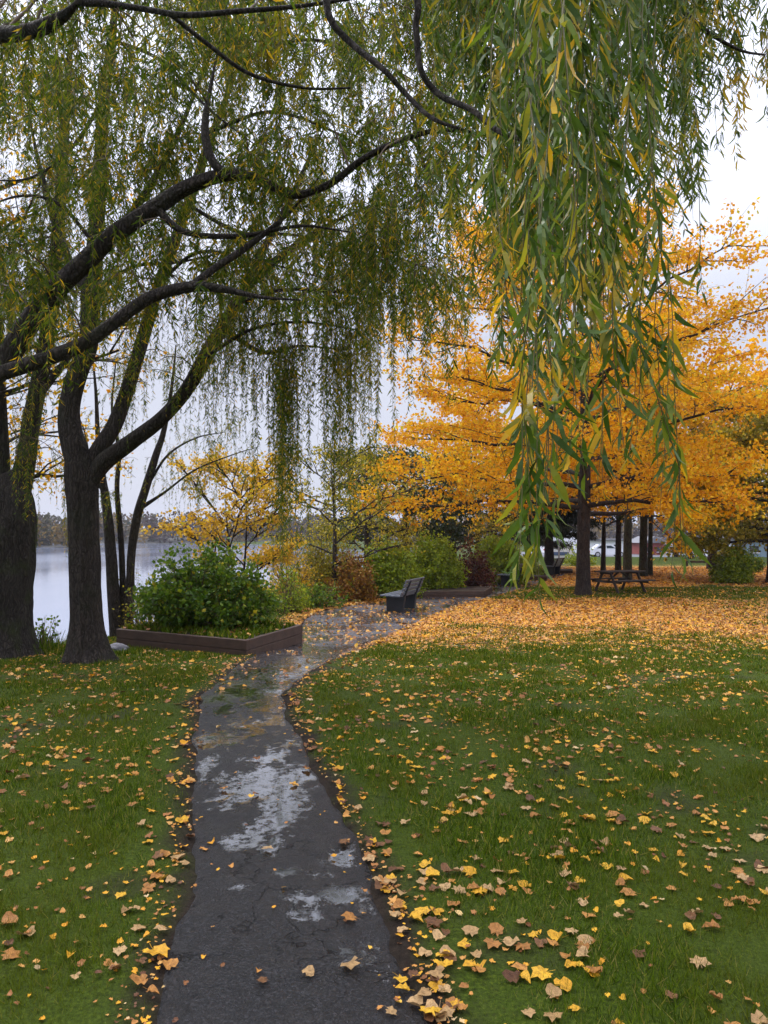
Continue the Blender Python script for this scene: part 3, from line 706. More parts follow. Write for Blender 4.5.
for (x, y0, y1, d) in [(536, 330, 615, 1.55), (530, 360, 560, 1.6), (522, 400, 600, 1.5), (556, 330, 545, 1.7), (575, 300, 520, 1.7), (590, 280, 470, 1.8), (640, 300, 470, 2.0), (655, 330, 500, 2.0),
                       (668, 260, 575, 1.9), (680, 470, 600, 1.8), (612, 300, 480, 1.8), (700, 250, 300, 3.0), (548, 420, 540, 1.5), (603, 360, 500, 1.9)]:
    P = at(x, y0, d)
    Bn.cluster(P, 1, (.1, .2), .10, .03, .1, near_pts=NP, tmpl=WIL, thin=.0014)
    for q in range(2):
        Bn.strand(P, (y1 - y0) * d / F * rng.uniform(.8, 1.0), .105, .030, .06, WIL, hd=np.array([rng.uniform(-.5, .5), rng.uniform(-.5, .5), 0]), wid=1.05)
Bn.br.build('near_twigs', M['twigold'], B.root)
Bn.cr.build('near_foliage', M['willow_near'], B.root, smooth=False)
B.done()

# ------------------------------------------------------------------ broadleaf trees
def curve3(p0, p1, rise, n=8, jit=.04):
    L = np.linalg.norm(p1 - p0); t_ = np.linspace(0, 1, n)[:, None]
    mid = (p0 + p1) / 2 + np.array([0, 0, rise * L])
    c = (1 - t_) ** 2 * p0 + 2 * t_ * (1 - t_) * mid + t_ ** 2 * p1
    return c + rng.normal(size=c.shape) * jit * L * .35 * np.sin(t_ * PI)
def broad_tree(name, label, cat, base, h, r0, clear, crx, crz, leafm, barkm='barkfar', n1=16, n2=9, n3=6, nl=40, leaf=.12, group=None, lean=(0, 0),
               seed=None, tmpl=BRQ, up=.45, stems=1, skew=(0, 0), droop=0.0, jit=.16, shape=1.0, low=.35):
    base = np.asarray(base, float)
    root = thing(name, label, cat, base, group)
    tr = Acc(); cr = Acc()
    top = base + np.array([lean[0], lean[1], h]); nl0 = nl
    for sidx in range(stems):
        off = np.array([0, 0, 0.]) if stems == 1 else np.array([math.cos(sidx * 2.4) * r0 * 1.2, math.sin(sidx * 2.4) * r0 * 1.2, 0])
        tp = top + (off * 6 if stems > 1 else 0) + np.array([0, 0, -.08 * h * sidx])
        n = 12; tt = np.linspace(0, 1, n)[:, None]
        P = base + off + (tp - base - off) * tt + np.stack([np.sin(tt[:, 0] * 5 + sidx) - math.sin(sidx), np.cos(tt[:, 0] * 4 + sidx) - math.cos(sidx), 0 * tt[:, 0]], -1) * .018 * h * tt
        P[0, 2] -= .15
        R = r0 / (stems ** .5) * np.interp(tt[:, 0], [0, .04, .3, .7, 1], [1.12, 1.0, .85, .42, .06])
        tr.tube(P, R, 18 if r0 > .2 else 10, 40, .10, flare=.35)
        m1 = max(3, n1 // stems)
        for a_ in range(m1):
            f = (a_ + rng.random()) / m1; nl = max(4, int(nl0 * (1.1 - .45 * f)))
            tz = clear / h + (1 - clear / h) * (f ** 1.1) * .95
            p0 = np.array([np.interp(tz, tt[:, 0], P[:, q]) for q in range(3)])
            az = a_ * 2.399 + rng.random() * .8
            rad = crx * math.sin(PI * min(1, (.18 + .82 * (1 - f) ** .75) * .62)) ** shape * rng.uniform(.75, 1.08)
            rise_z = crz * up * (low + (.85 - low) * f) * rng.uniform(.7, 1.2)
            p1 = p0 + np.array([math.cos(az) * rad + skew[0] * rad, math.sin(az) * rad + skew[1] * rad, min(rise_z, top[2] - p0[2] + .03 * h)])
            c1 = curve3(p0, p1, .06 - droop, 9)
            rr = r0 * (.42 - .22 * f)
            tr.tube(c1, np.linspace(rr, .018, 9), 7)
            L1 = np.linalg.norm(p1 - p0)
            for b_ in range(n2):
                u_ = .22 + .78 * (b_ + rng.random()) / n2
                q0 = np.array([np.interp(u_ * 8, np.arange(9), c1[:, q]) for q in range(3)])
                d = norm(c1[min(8, int(u_ * 8) + 1)] - c1[max(0, int(u_ * 8) - 1)])
                side = norm(np.cross(d, [0, 0, 1])) * (1 if b_ % 2 else -1)
                d2 = norm(d * .7 + side * rng.uniform(.5, 1.0) + rng.normal(size=3) * .2 + np.array([0, 0, .12]))
                l2 = L1 * rng.uniform(.26, .42) * (1.15 - .6 * u_) + .25
                q1 = q0 + d2 * l2
                c2 = curve3(q0, q1, .03, 6)
                tr.tube(c2, np.linspace(.022, .007, 6), 4, cap=False)
                for k_ in range(n3):
                    w_ = .2 + .8 * (k_ + rng.random()) / n3
                    s0 = np.array([np.interp(w_ * 5, np.arange(6), c2[:, q]) for q in range(3)])
                    d3 = norm(d2 * .6 + rng.normal(size=3) * np.array([.7, .7, .35]) + np.array([0, 0, .05]))
                    l3 = l2 * rng.uniform(.3, .55) + .12
                    tr.tube(np.array([s0, s0 + d3 * l3]), [.006, .003], 3, cap=False)
                    t3 = rng.random((nl, 1)) ** .8
                    Pn = s0 + d3 * l3 * t3 + rng.normal(size=(nl, 3)) * jit * np.array([1, 1, .55])
                    D = rand_dir(nl) + d3 * .5 + np.array([0, 0, -.5])
                    rb = rng.normal() * .12
                    cr.leaves(Pn, D, leaf * rng.uniform(.7, 1.25, nl), *tmpl, rnd=np.clip(rng.random(nl) * .85 + .07 + rb, 0, 1))
    tr.build('trunk', M[barkm], root); cr.build('crown', M[leafm], root, smooth=False)
    return root
def on(px, py): return gnd(px, py)

broad_tree('maple_tree', 'large golden maple with a stout dark trunk beside the picnic table', 'maple tree', MAPLE, 12.3, .235, 2.6, 6.6, 6.0, 'gold', 'barkfar', 34, 11, 7, 30, .12, up=.66, skew=(-.10, 0), jit=.17, low=-.08)
def far(px, Yd):
    p = at(px, 560, Yd); p[2] = float(g(p[0], p[1])); return p
G = 'golden trees standing behind the picnic table'
broad_tree('maple_tree', 'golden tree with a forked trunk just right of the big maple, behind the picnic table', 'maple tree', far(627, 33), 9.5, .19, 3.0, 5.0, 5, 'gold', 'barkgreen', 16, 9, 6, 26, .16, G, stems=1)
broad_tree('maple_tree', 'golden tree with thin dark trunk close behind the forked golden tree', 'maple tree', far(618, 41), 11, .16, 3.0, 4.6, 5, 'gold2', 'barkfar', 12, 8, 5, 22, .2, G)
broad_tree('maple_tree', 'golden tree with thick greenish trunk, first of a close pair right of the forked tree', 'maple tree', far(643, 38), 12, .20, 3.4, 5.2, 5, 'gold', 'barkgreen', 16, 9, 5, 24, .2, G)
broad_tree('maple_tree', 'slimmer golden tree touching the right side of the thick greenish trunk', 'maple tree', far(650, 38.6), 11, .12, 3.4, 4.6, 5, 'gold2', 'barkgreen', 12, 8, 5, 20, .2, G)
broad_tree('maple_tree', 'golden yellow tree standing left of the pale green shrub on the right', 'maple tree', far(712, 46), 11.0, .26, 3.0, 6.4, 5, 'gold', 'barkfar', 20, 9, 6, 26, .2, G)
broad_tree('maple_tree', 'olive and yellow tree at the right edge of the lawn behind the green shrubs', 'maple tree', far(772, 33), 7.6, .22, 1.5, 3.9, 4, 'olive', 'barkfar', 26, 9, 7, 30, .14, low=-.2, jit=.22)
broad_tree('maple_tree', 'golden tree left of the big maple, above the far bushes', 'maple tree', far(492, 44), 10.5, .3, 2.6, 5.6, 5, 'gold', 'barkfar', 18, 9, 6, 24, .18)
broad_tree('maple_tree', 'thin stemmed golden tree behind the maroon shrub', 'maple tree', far(478, 52), 9, .18, 3.0, 4, 4, 'gold2', 'barkfar', 10, 8, 5, 18, .2)
broad_tree('maple_tree', 'far yellow tree in the gap right of the trunk pair', 'maple tree', far(676, 66), 9, .22, 3.2, 5, 4, 'gold2', 'barkfar', 14, 8, 5, 20, .24)
broad_tree('maple_tree', 'far yellow tree on the grass left of the golden tree with the bollard', 'maple tree', far(690, 60), 9.5, .16, 3.4, 4, 4, 'gold2', 'barkfar', 10, 8, 5, 18, .24)
# trees by the lake behind the planter
broad_tree('young_tree', 'slender bright yellow tree by the lake behind the big green bush', 'tree', far(237, 19), 3.7, .05, .9, 1.35, 2.2, 'gold2', 'barkfar', 14, 7, 5, 14, .085, up=.9, stems=2, jit=.08)
broad_tree('thin_tree', 'sparse olive yellow tree with arching bare branches behind the yellow shrubs', 'tree', far(334, 24), 4.6, .08, 1.1, 2.5, 2.4, 'olive', 'barkfar', 12, 7, 5, 7, .09, up=.7, jit=.13)
broad_tree('broad_tree', 'dark green tree with olive top behind the rounded bushes', 'tree', far(405, 34), 5.2, .22, 1.0, 3.3, 3, 'darkgreen', 'barkfar', 18, 9, 6, 16, .12, up=.6)
broad_tree('broad_tree', 'green and olive spreading tree behind the second rounded bush', 'tree', far(452, 38), 5.8, .22, 1.2, 3.6, 3, 'olive', 'barkfar', 16, 8, 5, 14, .13, up=.5)
broad_tree('thin_tree', 'olive tree between the sparse yellow tree and the dark green tree', 'tree', far(366, 30), 4.9, .12, 1.0, 2.1, 3, 'olive', 'barkfar', 12, 7, 5, 12, .11, up=.6)

yb_ = np.array([-7.4, 12.7, 0.]); yb_[2] = float(g(yb_[0], yb_[1]))
broad_tree('broad_tree', 'golden leaved tree at the left edge showing yellow through the willow branches', 'tree', yb_, 8.5, .13, 2.4, 3.0, 4.5, 'gold', 'barkfar', 20, 8, 5, 9, .075, up=.5, jit=.13)
# multi-stem small willow on the bank
bD = gnd(128, 636); yD = bD[1]
D_ = Willow('slim tree of three dark curving stems between the forked willow and the big green bush', bD, leaf='willow')
D_.limb([(117, 640, 7, yD), (114, 600, 6, yD), (111, 555, 5.5, yD), (107, 510, 4.5, yD), (102, 475, 3.5, yD), (98, 440, 2.5, yD), (96, 395, 1.6, yD), (92, 350, .6, yD)], 'stem', 50, 18, .08)
D_.limb([(124, 642, 4, yD + .1), (123, 590, 3.2, yD + .1), (121, 540, 2.8, yD + .1), (117, 490, 2.4, yD), (119, 450, 2, yD), (112, 410, 1.2, yD), (116, 360, .6, yD)], 'stem', 50, 16, .08)
D_.limb([(127, 644, 5, yD), (130, 600, 4.2, yD), (131, 560, 4, yD), (136, 522, 4.2, yD), (145, 490, 4.2, yD), (156, 455, 3.5, yD), (164, 430, 2.6, yD), (172, 385, 1.6, yD), (176, 345, .7, yD)], 'stem', 60, 16, .08)
D_.limb([(141, 508, 3, yD), (165, 492, 1.6, yD), (195, 470, 1.1, yD - .2), (232, 455, .7, yD - .3), (258, 447, .6, yD - .4)], 'limb', 30, 8, .05)
D_.limb([(108, 500, 2.4, yD), (92, 470, 1.8, yD), (84, 430, 1.2, yD), (70, 400, .8, yD)], 'limb', 30, 8, .05)
D_.limb([(148, 485, 2.0, yD), (168, 455, 1.5, yD), (196, 438, 1.0, yD), (225, 432, .6, yD)], 'limb', 30, 8, .05)
for _ in range(90):
    x = rng.uniform(88, 262); y = rng.uniform(340, 500); 
    px_cluster(D_, x, y, yD + rng.uniform(-.8, .8), int(rng.integers(3, 7)), (y + 12, y + 50), .075, .024, spread=.5, sag=.1, thin=.003)
for _ in range(14):
    x = rng.uniform(104, 150); y = rng.uniform(560, 610)
    px_cluster(D_, x, y, yD + rng.uniform(-.3, .3), 3, (y + 10, y + 35), .055, .03, spread=.3, sag=.1, thin=.003)
D_.done()

# pines: dark trees behind the maple
def pine_tree(label, base, h, r0, clear, rad, group=None):
    root = thing('pine_tree', label, 'pine tree', base, group); tr = Acc(); cr = Acc(); base = np.asarray(base, float)
    tt = np.linspace(0, 1, 8)[:, None]; P = base + np.array([0, 0, h]) * tt; P[0, 2] -= .1
    tr.tube(P, r0 * np.interp(tt[:, 0], [0, .1, 1], [1.25, 1, .1]), 14, 24, .08)
    for a_ in range(34):
        f = (a_ + rng.random()) / 34; z = clear + (h - clear) * f; az = a_ * 2.4
        R_ = rad * (1 - f) ** .7 * rng.uniform(.6, 1.1) + .2
        p0 = base + np.array([0, 0, z]); p1 = p0 + np.array([math.cos(az) * R_, math.sin(az) * R_, -.12 * R_])
        c = curve3(p0, p1, -.04, 6); tr.tube(c, np.linspace(.05, .012, 6), 5)
        n = int(60 + 110 * R_); u_ = rng.random(n) ** .8
        Q = np.stack([np.interp(u_ * 5, np.arange(6), c[:, q]) for q in range(3)], -1) + rng.normal(size=(n, 3)) * np.array([.28, .28, .12]) * (.4 + .6 * u_[:, None])
        for kk in range(4): cr.leaves(Q, rand_dir(n, .1), .20, *NEE, wid=2.4)
    tr.build('trunk', M['barkfar'], root); cr.build('crown', M['pine'], root, smooth=False)
pine_tree('dark evergreen tree with grey trunk beside the farthest bench', far(549, 40), 7.0, .26, 2.2, 2.6)
broad_tree('broad_tree', 'slim dark leaved tree between the big maple and the golden trees', 'tree', far(603, 40), 6.0, .13, 2.4, 1.9, 3, 'darkgreen', 'barkfar', 12, 7, 5, 9, .12, up=.5)
pine_tree('dark evergreen left of the evergreen with the grey trunk', far(528, 50), 7.0, .2, 1.6, 2.6)

# ------------------------------------------------------------------ shrubs
def shrub(label, base, w, h, leafm, n_stem=60, nl=60, leaf=.06, d=None, group=None, name='shrub', inner=.3, up=1.0, jit=.10, tmpl=BRQ, vis=1.0, lift=0.0):
    d = d or w; base = np.asarray(base, float)
    root = thing(name, label, 'shrub', base, group); st = Acc(); cr = Acc()
    ph_ = rng.random() * 9
    for k in range(n_stem):
        az = rng.random() * 2 * PI; el = math.acos(rng.uniform(.0, 1)) if k % 3 else rng.uniform(1.1, 1.5)
        lump = .8 + .4 * float(vn(math.cos(az) * 1.7 + ph_, math.sin(az) * 1.7 + el * 1.5, 17))
        tip = base + np.array([math.cos(az) * math.sin(el) * w / 2 * lump, math.sin(az) * math.sin(el) * d / 2 * lump, lift + (h - lift) * max(.12, math.cos(el)) * lump * up])
        b0 = base + np.array([rng.normal() * w * .08, rng.normal() * d * .08, -.03])
        mid = b0 * .5 + tip * .5 + np.array([0, 0, .12 * h])
        tt = np.linspace(0, 1, 7)[:, None]; c = (1 - tt) ** 2 * b0 + 2 * tt * (1 - tt) * mid + tt ** 2 * tip
        st.tube(c, np.linspace(.012 + .004 * w, .003, 7), 4, cap=False)
        for q in range(5):
            u0 = rng.uniform(inner, 1); s0 = np.array([np.interp(u0 * 6, np.arange(7), c[:, m_]) for m_ in range(3)])
            dd = norm(norm(tip - b0) + rng.normal(size=3) * .6); l_ = rng.uniform(.10, .22) * h
            st.tube(np.array([s0, s0 + dd * l_]), [.004, .002], 3, cap=False)
            m_ = max(2, nl // 5)
            Pn = s0 + dd * l_ * rng.random((m_, 1)) + rng.normal(size=(m_, 3)) * jit * h * .5
            Pn[:, 2] = np.maximum(Pn[:, 2], base[2] + .02)
            D = rand_dir(m_) + dd * .6 + np.array([0, 0, -.15])
            cr.leaves(Pn, D, leaf * rng.uniform(.6, 1.3, m_), *tmpl, rnd=np.clip(rng.random(m_) * .8 + .1 + rng.normal() * .1, 0, 1))
    st.build('stems', M['twig'], root); cr.build('foliage', M[leafm], root, smooth=False)
    return root

# planter geometry
def plank_box(name, label, corners, hgt, thick=.07, courses=2, group=None, z0=None):
    """corners: world xy ring; timber bed with stacked boards, earth inside"""
    c0 = np.mean(corners, 0); zb = min(float(g(c[0], c[1])) for c in corners) if z0 is None else z0
    root = thing(name, label, 'planter', (c0[0], c0[1], zb), group)
    n = len(corners); top = zb + hgt
    for i in range(n):
        a_, b_ = np.array(corners[i]), np.array(corners[(i + 1) % n]); L = np.linalg.norm(b_ - a_); an = math.atan2(*(b_ - a_)[::-1])
        ch = (hgt + .25) / (courses + 1)
        for k in range(courses + 1):
            q = Acc(); z = top - ch * (k + .5)
            q.box(((a_[0] + b_[0]) / 2, (a_[1] + b_[1]) / 2, z), (L + (thick * .96 if i % 2 else -thick * 1.04), thick * (1 if k == 0 else .96), ch - .006), rotz(an) , bev=.008)
            q.build('board', M['timber'], root, smooth=False)
    # earth
    r = np.array([c0 + (np.array(c) - c0) * .97 for c in corners]); N = 14
    uu, vv = np.meshgrid(np.linspace(0, 1, N), np.linspace(0, 1, N))
    P = (r[0] * ((1 - uu) * (1 - vv))[..., None] + r[1] * (uu * (1 - vv))[..., None] + r[2] * (uu * vv)[..., None] + r[3] * ((1 - uu) * vv)[..., None])
    zz = top - .07 + .06 * fbm(P[..., 0] * 3, P[..., 1] * 3, 5, 3) + .05 * np.sin(uu * PI) * np.sin(vv * PI)
    V = np.concatenate([P, zz[..., None]], -1).reshape(-1, 3); i = np.arange(N - 1)[:, None] * N; j = np.arange(N - 1)[None]
    np_mesh('soil', V, np.stack([i + j, i + j + 1, i + N + j + 1, i + N + j], -1).reshape(-1, 4), M['soil'], root, True)
    return root, top, r
f0 = gnd(246, 655)[:2]; f1 = gnd(300, 643)[:2]; fl = gnd(119, 646)[:2]
bk = f1 + (fl - f0) * .95
root, ptop, pr_ = plank_box('planter', 'large brown timber planter at the left path edge holding the big green bush', [f0, f1, f1 + (fl - f0), fl], .23, z0=float(g(f0[0], f0[1])))
pc = np.mean(pr_, 0)
bp = at(206, 600, (f0[1] + fl[1] + f1[1]) / 3 + .65); 
shrub('big dense green bush growing in the large timber planter', (bp[0], bp[1], ptop - .05), 2.25, 1.32, 'bush', 230, 84, .075, d=1.4, inner=.25, jit=.10, tmpl=BRO, lift=.15)
# low weeds on the planter earth
gw = Acc(); n = 2600; w1 = rng.random((n, 1)); w2 = rng.random((n, 1))
Pw = pr_[0] * (1 - w1) * (1 - w2) + pr_[1] * w1 * (1 - w2) + pr_[2] * w1 * w2 + pr_[3] * (1 - w1) * w2
gw.leaves(np.hstack([Pw, np.full((n, 1), ptop - .04)]), rand_dir(n) * .6 + np.array([0, 0, 1]), rng.uniform(.05, .16, n), *BRQ, wid=.35)
tag(gw.build('weeds', M['grass'], smooth=False), 'short green weeds on the soil of the large planter', 'weeds', kind='stuff')

bk_ = 'timber beds along the far side of the path'
def bed(px0, px1, py, dep, hgt, label):
    a_ = gnd(px0, py)[:2]; b_ = gnd(px1, py)[:2]; dv = np.array([.25, 1.0]) * dep
    return plank_box('planter', label, [a_, b_, b_ + dv, a_ + dv], hgt, group=bk_)
bed(419, 484, 597, 2.2, .20, 'low timber bed just right of the nearest bench, in front of the rounded bushes')
bed(511, 546, 580.5, 2.0, .20, 'low timber bed just right of the middle bench')
bed(539, 572, 573.5, 2.0, .18, 'farthest low timber bed around the evergreen beside the last bench')

def gshrub(px, py, wpx, hpx, label, mat, dep=1.0, **kw):
    p = gnd(px, py); s_ = p[1] / F
    return shrub(label, p, wpx * s_, hpx * s_, mat, d=wpx * s_ * dep, **kw)
gshrub(391, 597, 54, 51, 'rounded light green bush behind the nearest bench', 'bushlight', n_stem=240, nl=70, leaf=.095)
gshrub(434, 592, 50, 50, 'rounded light green bush directly right of the one behind the nearest bench', 'bushlight', n_stem=240, nl=70, leaf=.095)
gshrub(472, 588, 42, 40, 'dark maroon shrub between the rounded bushes and the middle bench', 'maroon', n_stem=80, nl=50, leaf=.09)
gshrub(498, 583, 50, 44, 'wide green shrub behind the middle bench', 'bushlight', n_stem=190, nl=65, leaf=.11)
gshrub(531, 578, 24, 22, 'small yellow green shrub right of the middle bench', 'bushlight', n_stem=60, nl=50, leaf=.10)
gshrub(352, 601, 40, 44, 'reddish brown shrub left of the rounded bushes', 'rust', n_stem=120, nl=55, leaf=.085)
gshrub(352, 595, 30, 50, 'maroon tipped shrub behind the reddish brown one', 'maroon', n_stem=36, nl=40, leaf=.075)
gshrub(325, 598, 62, 70, 'tall yellow and olive shrub by the lake between the planter and the rounded bushes', 'olive', n_stem=150, nl=55, leaf=.075)
gshrub(290, 602, 44, 66, 'twiggy pale yellow shrub just right of the big green bush', 'gold2', n_stem=90, nl=26, leaf=.065)
gshrub(288, 612, 40, 44, 'low yellow green shrub at the foot of the twiggy shrub', 'bushlight', n_stem=60, nl=40, leaf=.06)
gshrub(318, 607, 60, 24, 'low green ground shrub along the path left of the reddish brown shrub', 'bush', n_stem=60, nl=50, leaf=.06)
gshrub(731, 583, 31, 33, 'fresh green shrub standing alone on the lawn at the right', 'bushlight', n_stem=200, nl=60, leaf=.11)
gshrub(748, 572, 26, 22, 'smaller green shrub behind the lone shrub at the right', 'bush', n_stem=50, nl=40, leaf=.11)
gshrub(580, 566, 26, 20, 'dull green shrub far behind the big maple trunk', 'bushlight', n_stem=40, nl=36, leaf=.13)
gshrub(44, 651, 34, 40, 'small leafy sapling on the bank between the two willow trunks', 'bush', n_stem=22, nl=14, leaf=.06, inner=.4)
gshrub(2, 650, 30, 52, 'yellow green shrub at the left edge before the thick willow', 'bushlight', n_stem=30, nl=22, leaf=.06)
gshrub(140, 636, 34, 50, 'thin yellow green shrub between the curved stems and the planter', 'olive', n_stem=26, nl=16, leaf=.055)

# tall dry grass on the bank under the thick willow, and rock
gw = Acc(); n = 900
xx = rng.uniform(-40, 66, n); 
Pw = np.array([gnd(a_, 652)[:3] for a_ in np.linspace(-40, 66, 40)]); ii = rng.integers(0, 40, n)
Pq = Pw[ii] + rng.normal(size=(n, 3)) * np.array([.12, .25, 0]); Pq[:, 2] = g(Pq[:, 0], Pq[:, 1]) - .02
gw.leaves(Pq, rand_dir(n) * .35 + np.array([0, 0, 1]), rng.uniform(.1, .34, n), *NEE, wid=.35)
tag(gw.build('tall_grass', M['grass'], smooth=False), 'taller tufts of grass at the foot of the thick willow', 'grass', kind='stuff')
import bmesh
rp_ = gnd(116, 651)
bm = bmesh.new(); bmesh.ops.create_icosphere(bm, subdivisions=3, radius=1)
V = np.array([v.co[:] for v in bm.verts]); T_ = np.array([[v.index for v in f.verts] for f in bm.faces]); bm.free()
V = V * (1 + .35 * (vn(V[:, 0] * 1.8 + 3, V[:, 1] * 1.8 + V[:, 2] * 2, 8)[:, None] - .5)) * np.array([.20, .13, .09]) + rp_ + np.array([0, 0, .03])
a = Acc(); a.add(V, None, T_); tag(a.build('rock', M['rock'], smooth=False), 'small grey rock in the grass at the left corner of the large planter', 'rock')

# ------------------------------------------------------------------ benches
def make_bench(label):
    root = thing('park_bench', label, 'bench', (0, 0, 0), 'park benches along the path')
    # faces -X, long axis Y
    for y_ in (-.52, .52):
        q = Acc(); q.prism([(-.30, 0), (.14, 0), (.20, .40), (-.32, .40)], y_ - .07, y_ + .07); q.build('support', M['darkcast'], root, smooth=False)
    for y_ in (-.52, .52):
        q = Acc(); q.prism([(.10, .38), (.19, .38), (.385, .84), (.335, .84)], y_ - .03, y_ + .03); q.build('back_bracket', M['darkcast'], root, smooth=False)
    for k in range(4):
        q = Acc(); q.box((-.34 + k * .145, 0, .43 + .012 * (3 - k) * .6), (.125, 1.75, .04), bev=.008); q.build('seat_slat', M['bluewood'], root, smooth=False)
    for k in range(4):
        q = Acc(); z = .50 + k * .108; q.box((.165 + (z - .45) * .42, 0, z), (.035, 1.75, .092), roty(.40), bev=.008); q.build('back_slat', M['bluewood'], root, smooth=False)
    return root
def copy_tree(o, parent=None):
    c = o.copy(); COL.objects.link(c); c.parent = parent
    for ch in list(o.children): copy_tree(ch, c)
    return c
b0 = make_bench('grey blue slatted bench with dark supports nearest on the path edge')
BN = [((404, 610), None, -.33), ((512, 585), 'grey blue slatted bench farther along the path in front of the wide green shrub', -.42), ((554, 574.5), 'farthest slatted bench, by the evergreen with the grey trunk', -.5)]
for k, ((x, y), lab, rz) in enumerate(BN):
    o = b0 if k == 0 else copy_tree(b0)
    o.location = Vector(gnd(x, y)); o.rotation_euler = (0, 0, rz)
    if lab: o['label'] = lab

# picnic table
pt = gnd(620, 592)
root = thing('picnic_table', 'dark brown wooden picnic table with attached benches beside the big maple', 'picnic table', pt); root.rotation_euler = (0, 0, 0)
Rz = rotz(.45)
def pbox(name, c, size, rot=None, n=1):
    q = Acc(); R_ = Rz if rot is None else Rz @ rot
    q.box(Rz @ np.array(c) + pt, size, R_, bev=.008); q.build(name, M['darkwood'], root, smooth=False)
for k in range(5): pbox('table_plank', (0, -.31 + k * .155, .74), (1.75, .14, .045))
for s_ in (-1, 1):
    for k in range(2): pbox('bench_plank', (0, s_ * (.64 + k * .15), .44), (1.75, .14, .045))
for x in (-.62, .62):
    for s_ in (-1, 1): pbox('leg', (x + .045 * s_, s_ * .44, .355), (.045, .10, .90), rotx(s_ * .50))
    pbox('cross_beam', (x, 0, .385), (.04, 1.5, .09)); pbox('top_beam', (x, 0, .685), (.04, .68, .07))
for s_ in (-1, 1): pbox('brace', (s_ * .34, 0, .54), (.62, .06, .05), roty(s_ * .55))

# ------------------------------------------------------------------ posts, lamps, bin
def post(px, Yd, ztop_px, label, name='post', r=.05):
    b = far(px, Yd); root = thing(name, label, 'post', b); top = at(px, ztop_px, Yd)[2]
    q = Acc(); q.tube(np.array([b, [b[0], b[1], top]]), [r, r], 12); q.build('pole', M['metal'], root); return root, b, top
r_, b, top = post(412, 30, 536, 'short grey metal post sign seen edge on between the rounded bushes', 'sign_post', .04)
q = Acc(); q.box((b[0] + .12, b[1] - .05, top - .42), (.30, .03, .8), rotz(.9), bev=.01); q.build('panel', M['metal'], r_, smooth=False)
r_, b, top = post(559, 44, 478, 'thin grey lamp post rising behind the farthest bench', 'lamp_post', .05); r_['category'] = 'lamp post'
q = Acc(); q.box((b[0] + .3, b[1], top), (.7, .2, .1), bev=.03); q.build('lamp_head', M['lampglass'], r_, smooth=False)
b = far(676, 74); r_ = thing('lamp_post', 'tall street lamp with pale head seen through the golden leaves right of the trunk pair', 'lamp post', b); top = at(676, 520, 74)[2]
q = Acc(); q.tube(np.array([b, [b[0], b[1], top - .1], [b[0] + .1, b[1], top + .1], [b[0] + .7, b[1], top + .2]]), [.09, .06, .05, .05], 10); q.build('pole', M['metal'], r_)
q = Acc(); q.box((b[0] + 1.0, b[1], top + .2), (1.1, .4, .16), bev=.05); q.build('lamp_head', M['lampglass'], r_, smooth=False)
# small sign with blue bar near the last bench
b = far(560, 58); r_ = thing('sign', 'small white sign with a dark blue bar behind the farthest bench', 'sign', b)
zc = at(560, 551, 58)[2]
for s_ in (-.5, .5):
    q = Acc(); q.tube(np.array([[b[0] + s_, b[1], b[2]], [b[0] + s_, b[1], zc]]), [.05, .05], 8); q.build('post', M['metal'], r_)
q = Acc(); q.box((b[0], b[1] - .08, zc), (1.9, .06, 1.1), bev=.01); q.build('board', M['white'], r_, smooth=False)
q = Acc(); q.box((b[0], b[1] - .125, zc - .2), (1.3, .02, .26)); q.build('bar', M['navy'], r_, smooth=False)
b = far(697, 52); r_ = thing('low_barrier', 'low dark wooden barrier on the grass left of the lone shrub', 'barrier', b)
for s_ in (-.7, .7):
    q = Acc(); q.box((b[0] + s_, b[1], b[2] + .2), (.12, .12, .5), bev=.01); q.build('post', M['darkwood'], r_, smooth=False)
q = Acc(); q.box((b[0], b[1] - .1, b[2] + .32), (1.9, .07, .14), bev=.01); q.build('rail', M['darkwood'], r_, smooth=False)

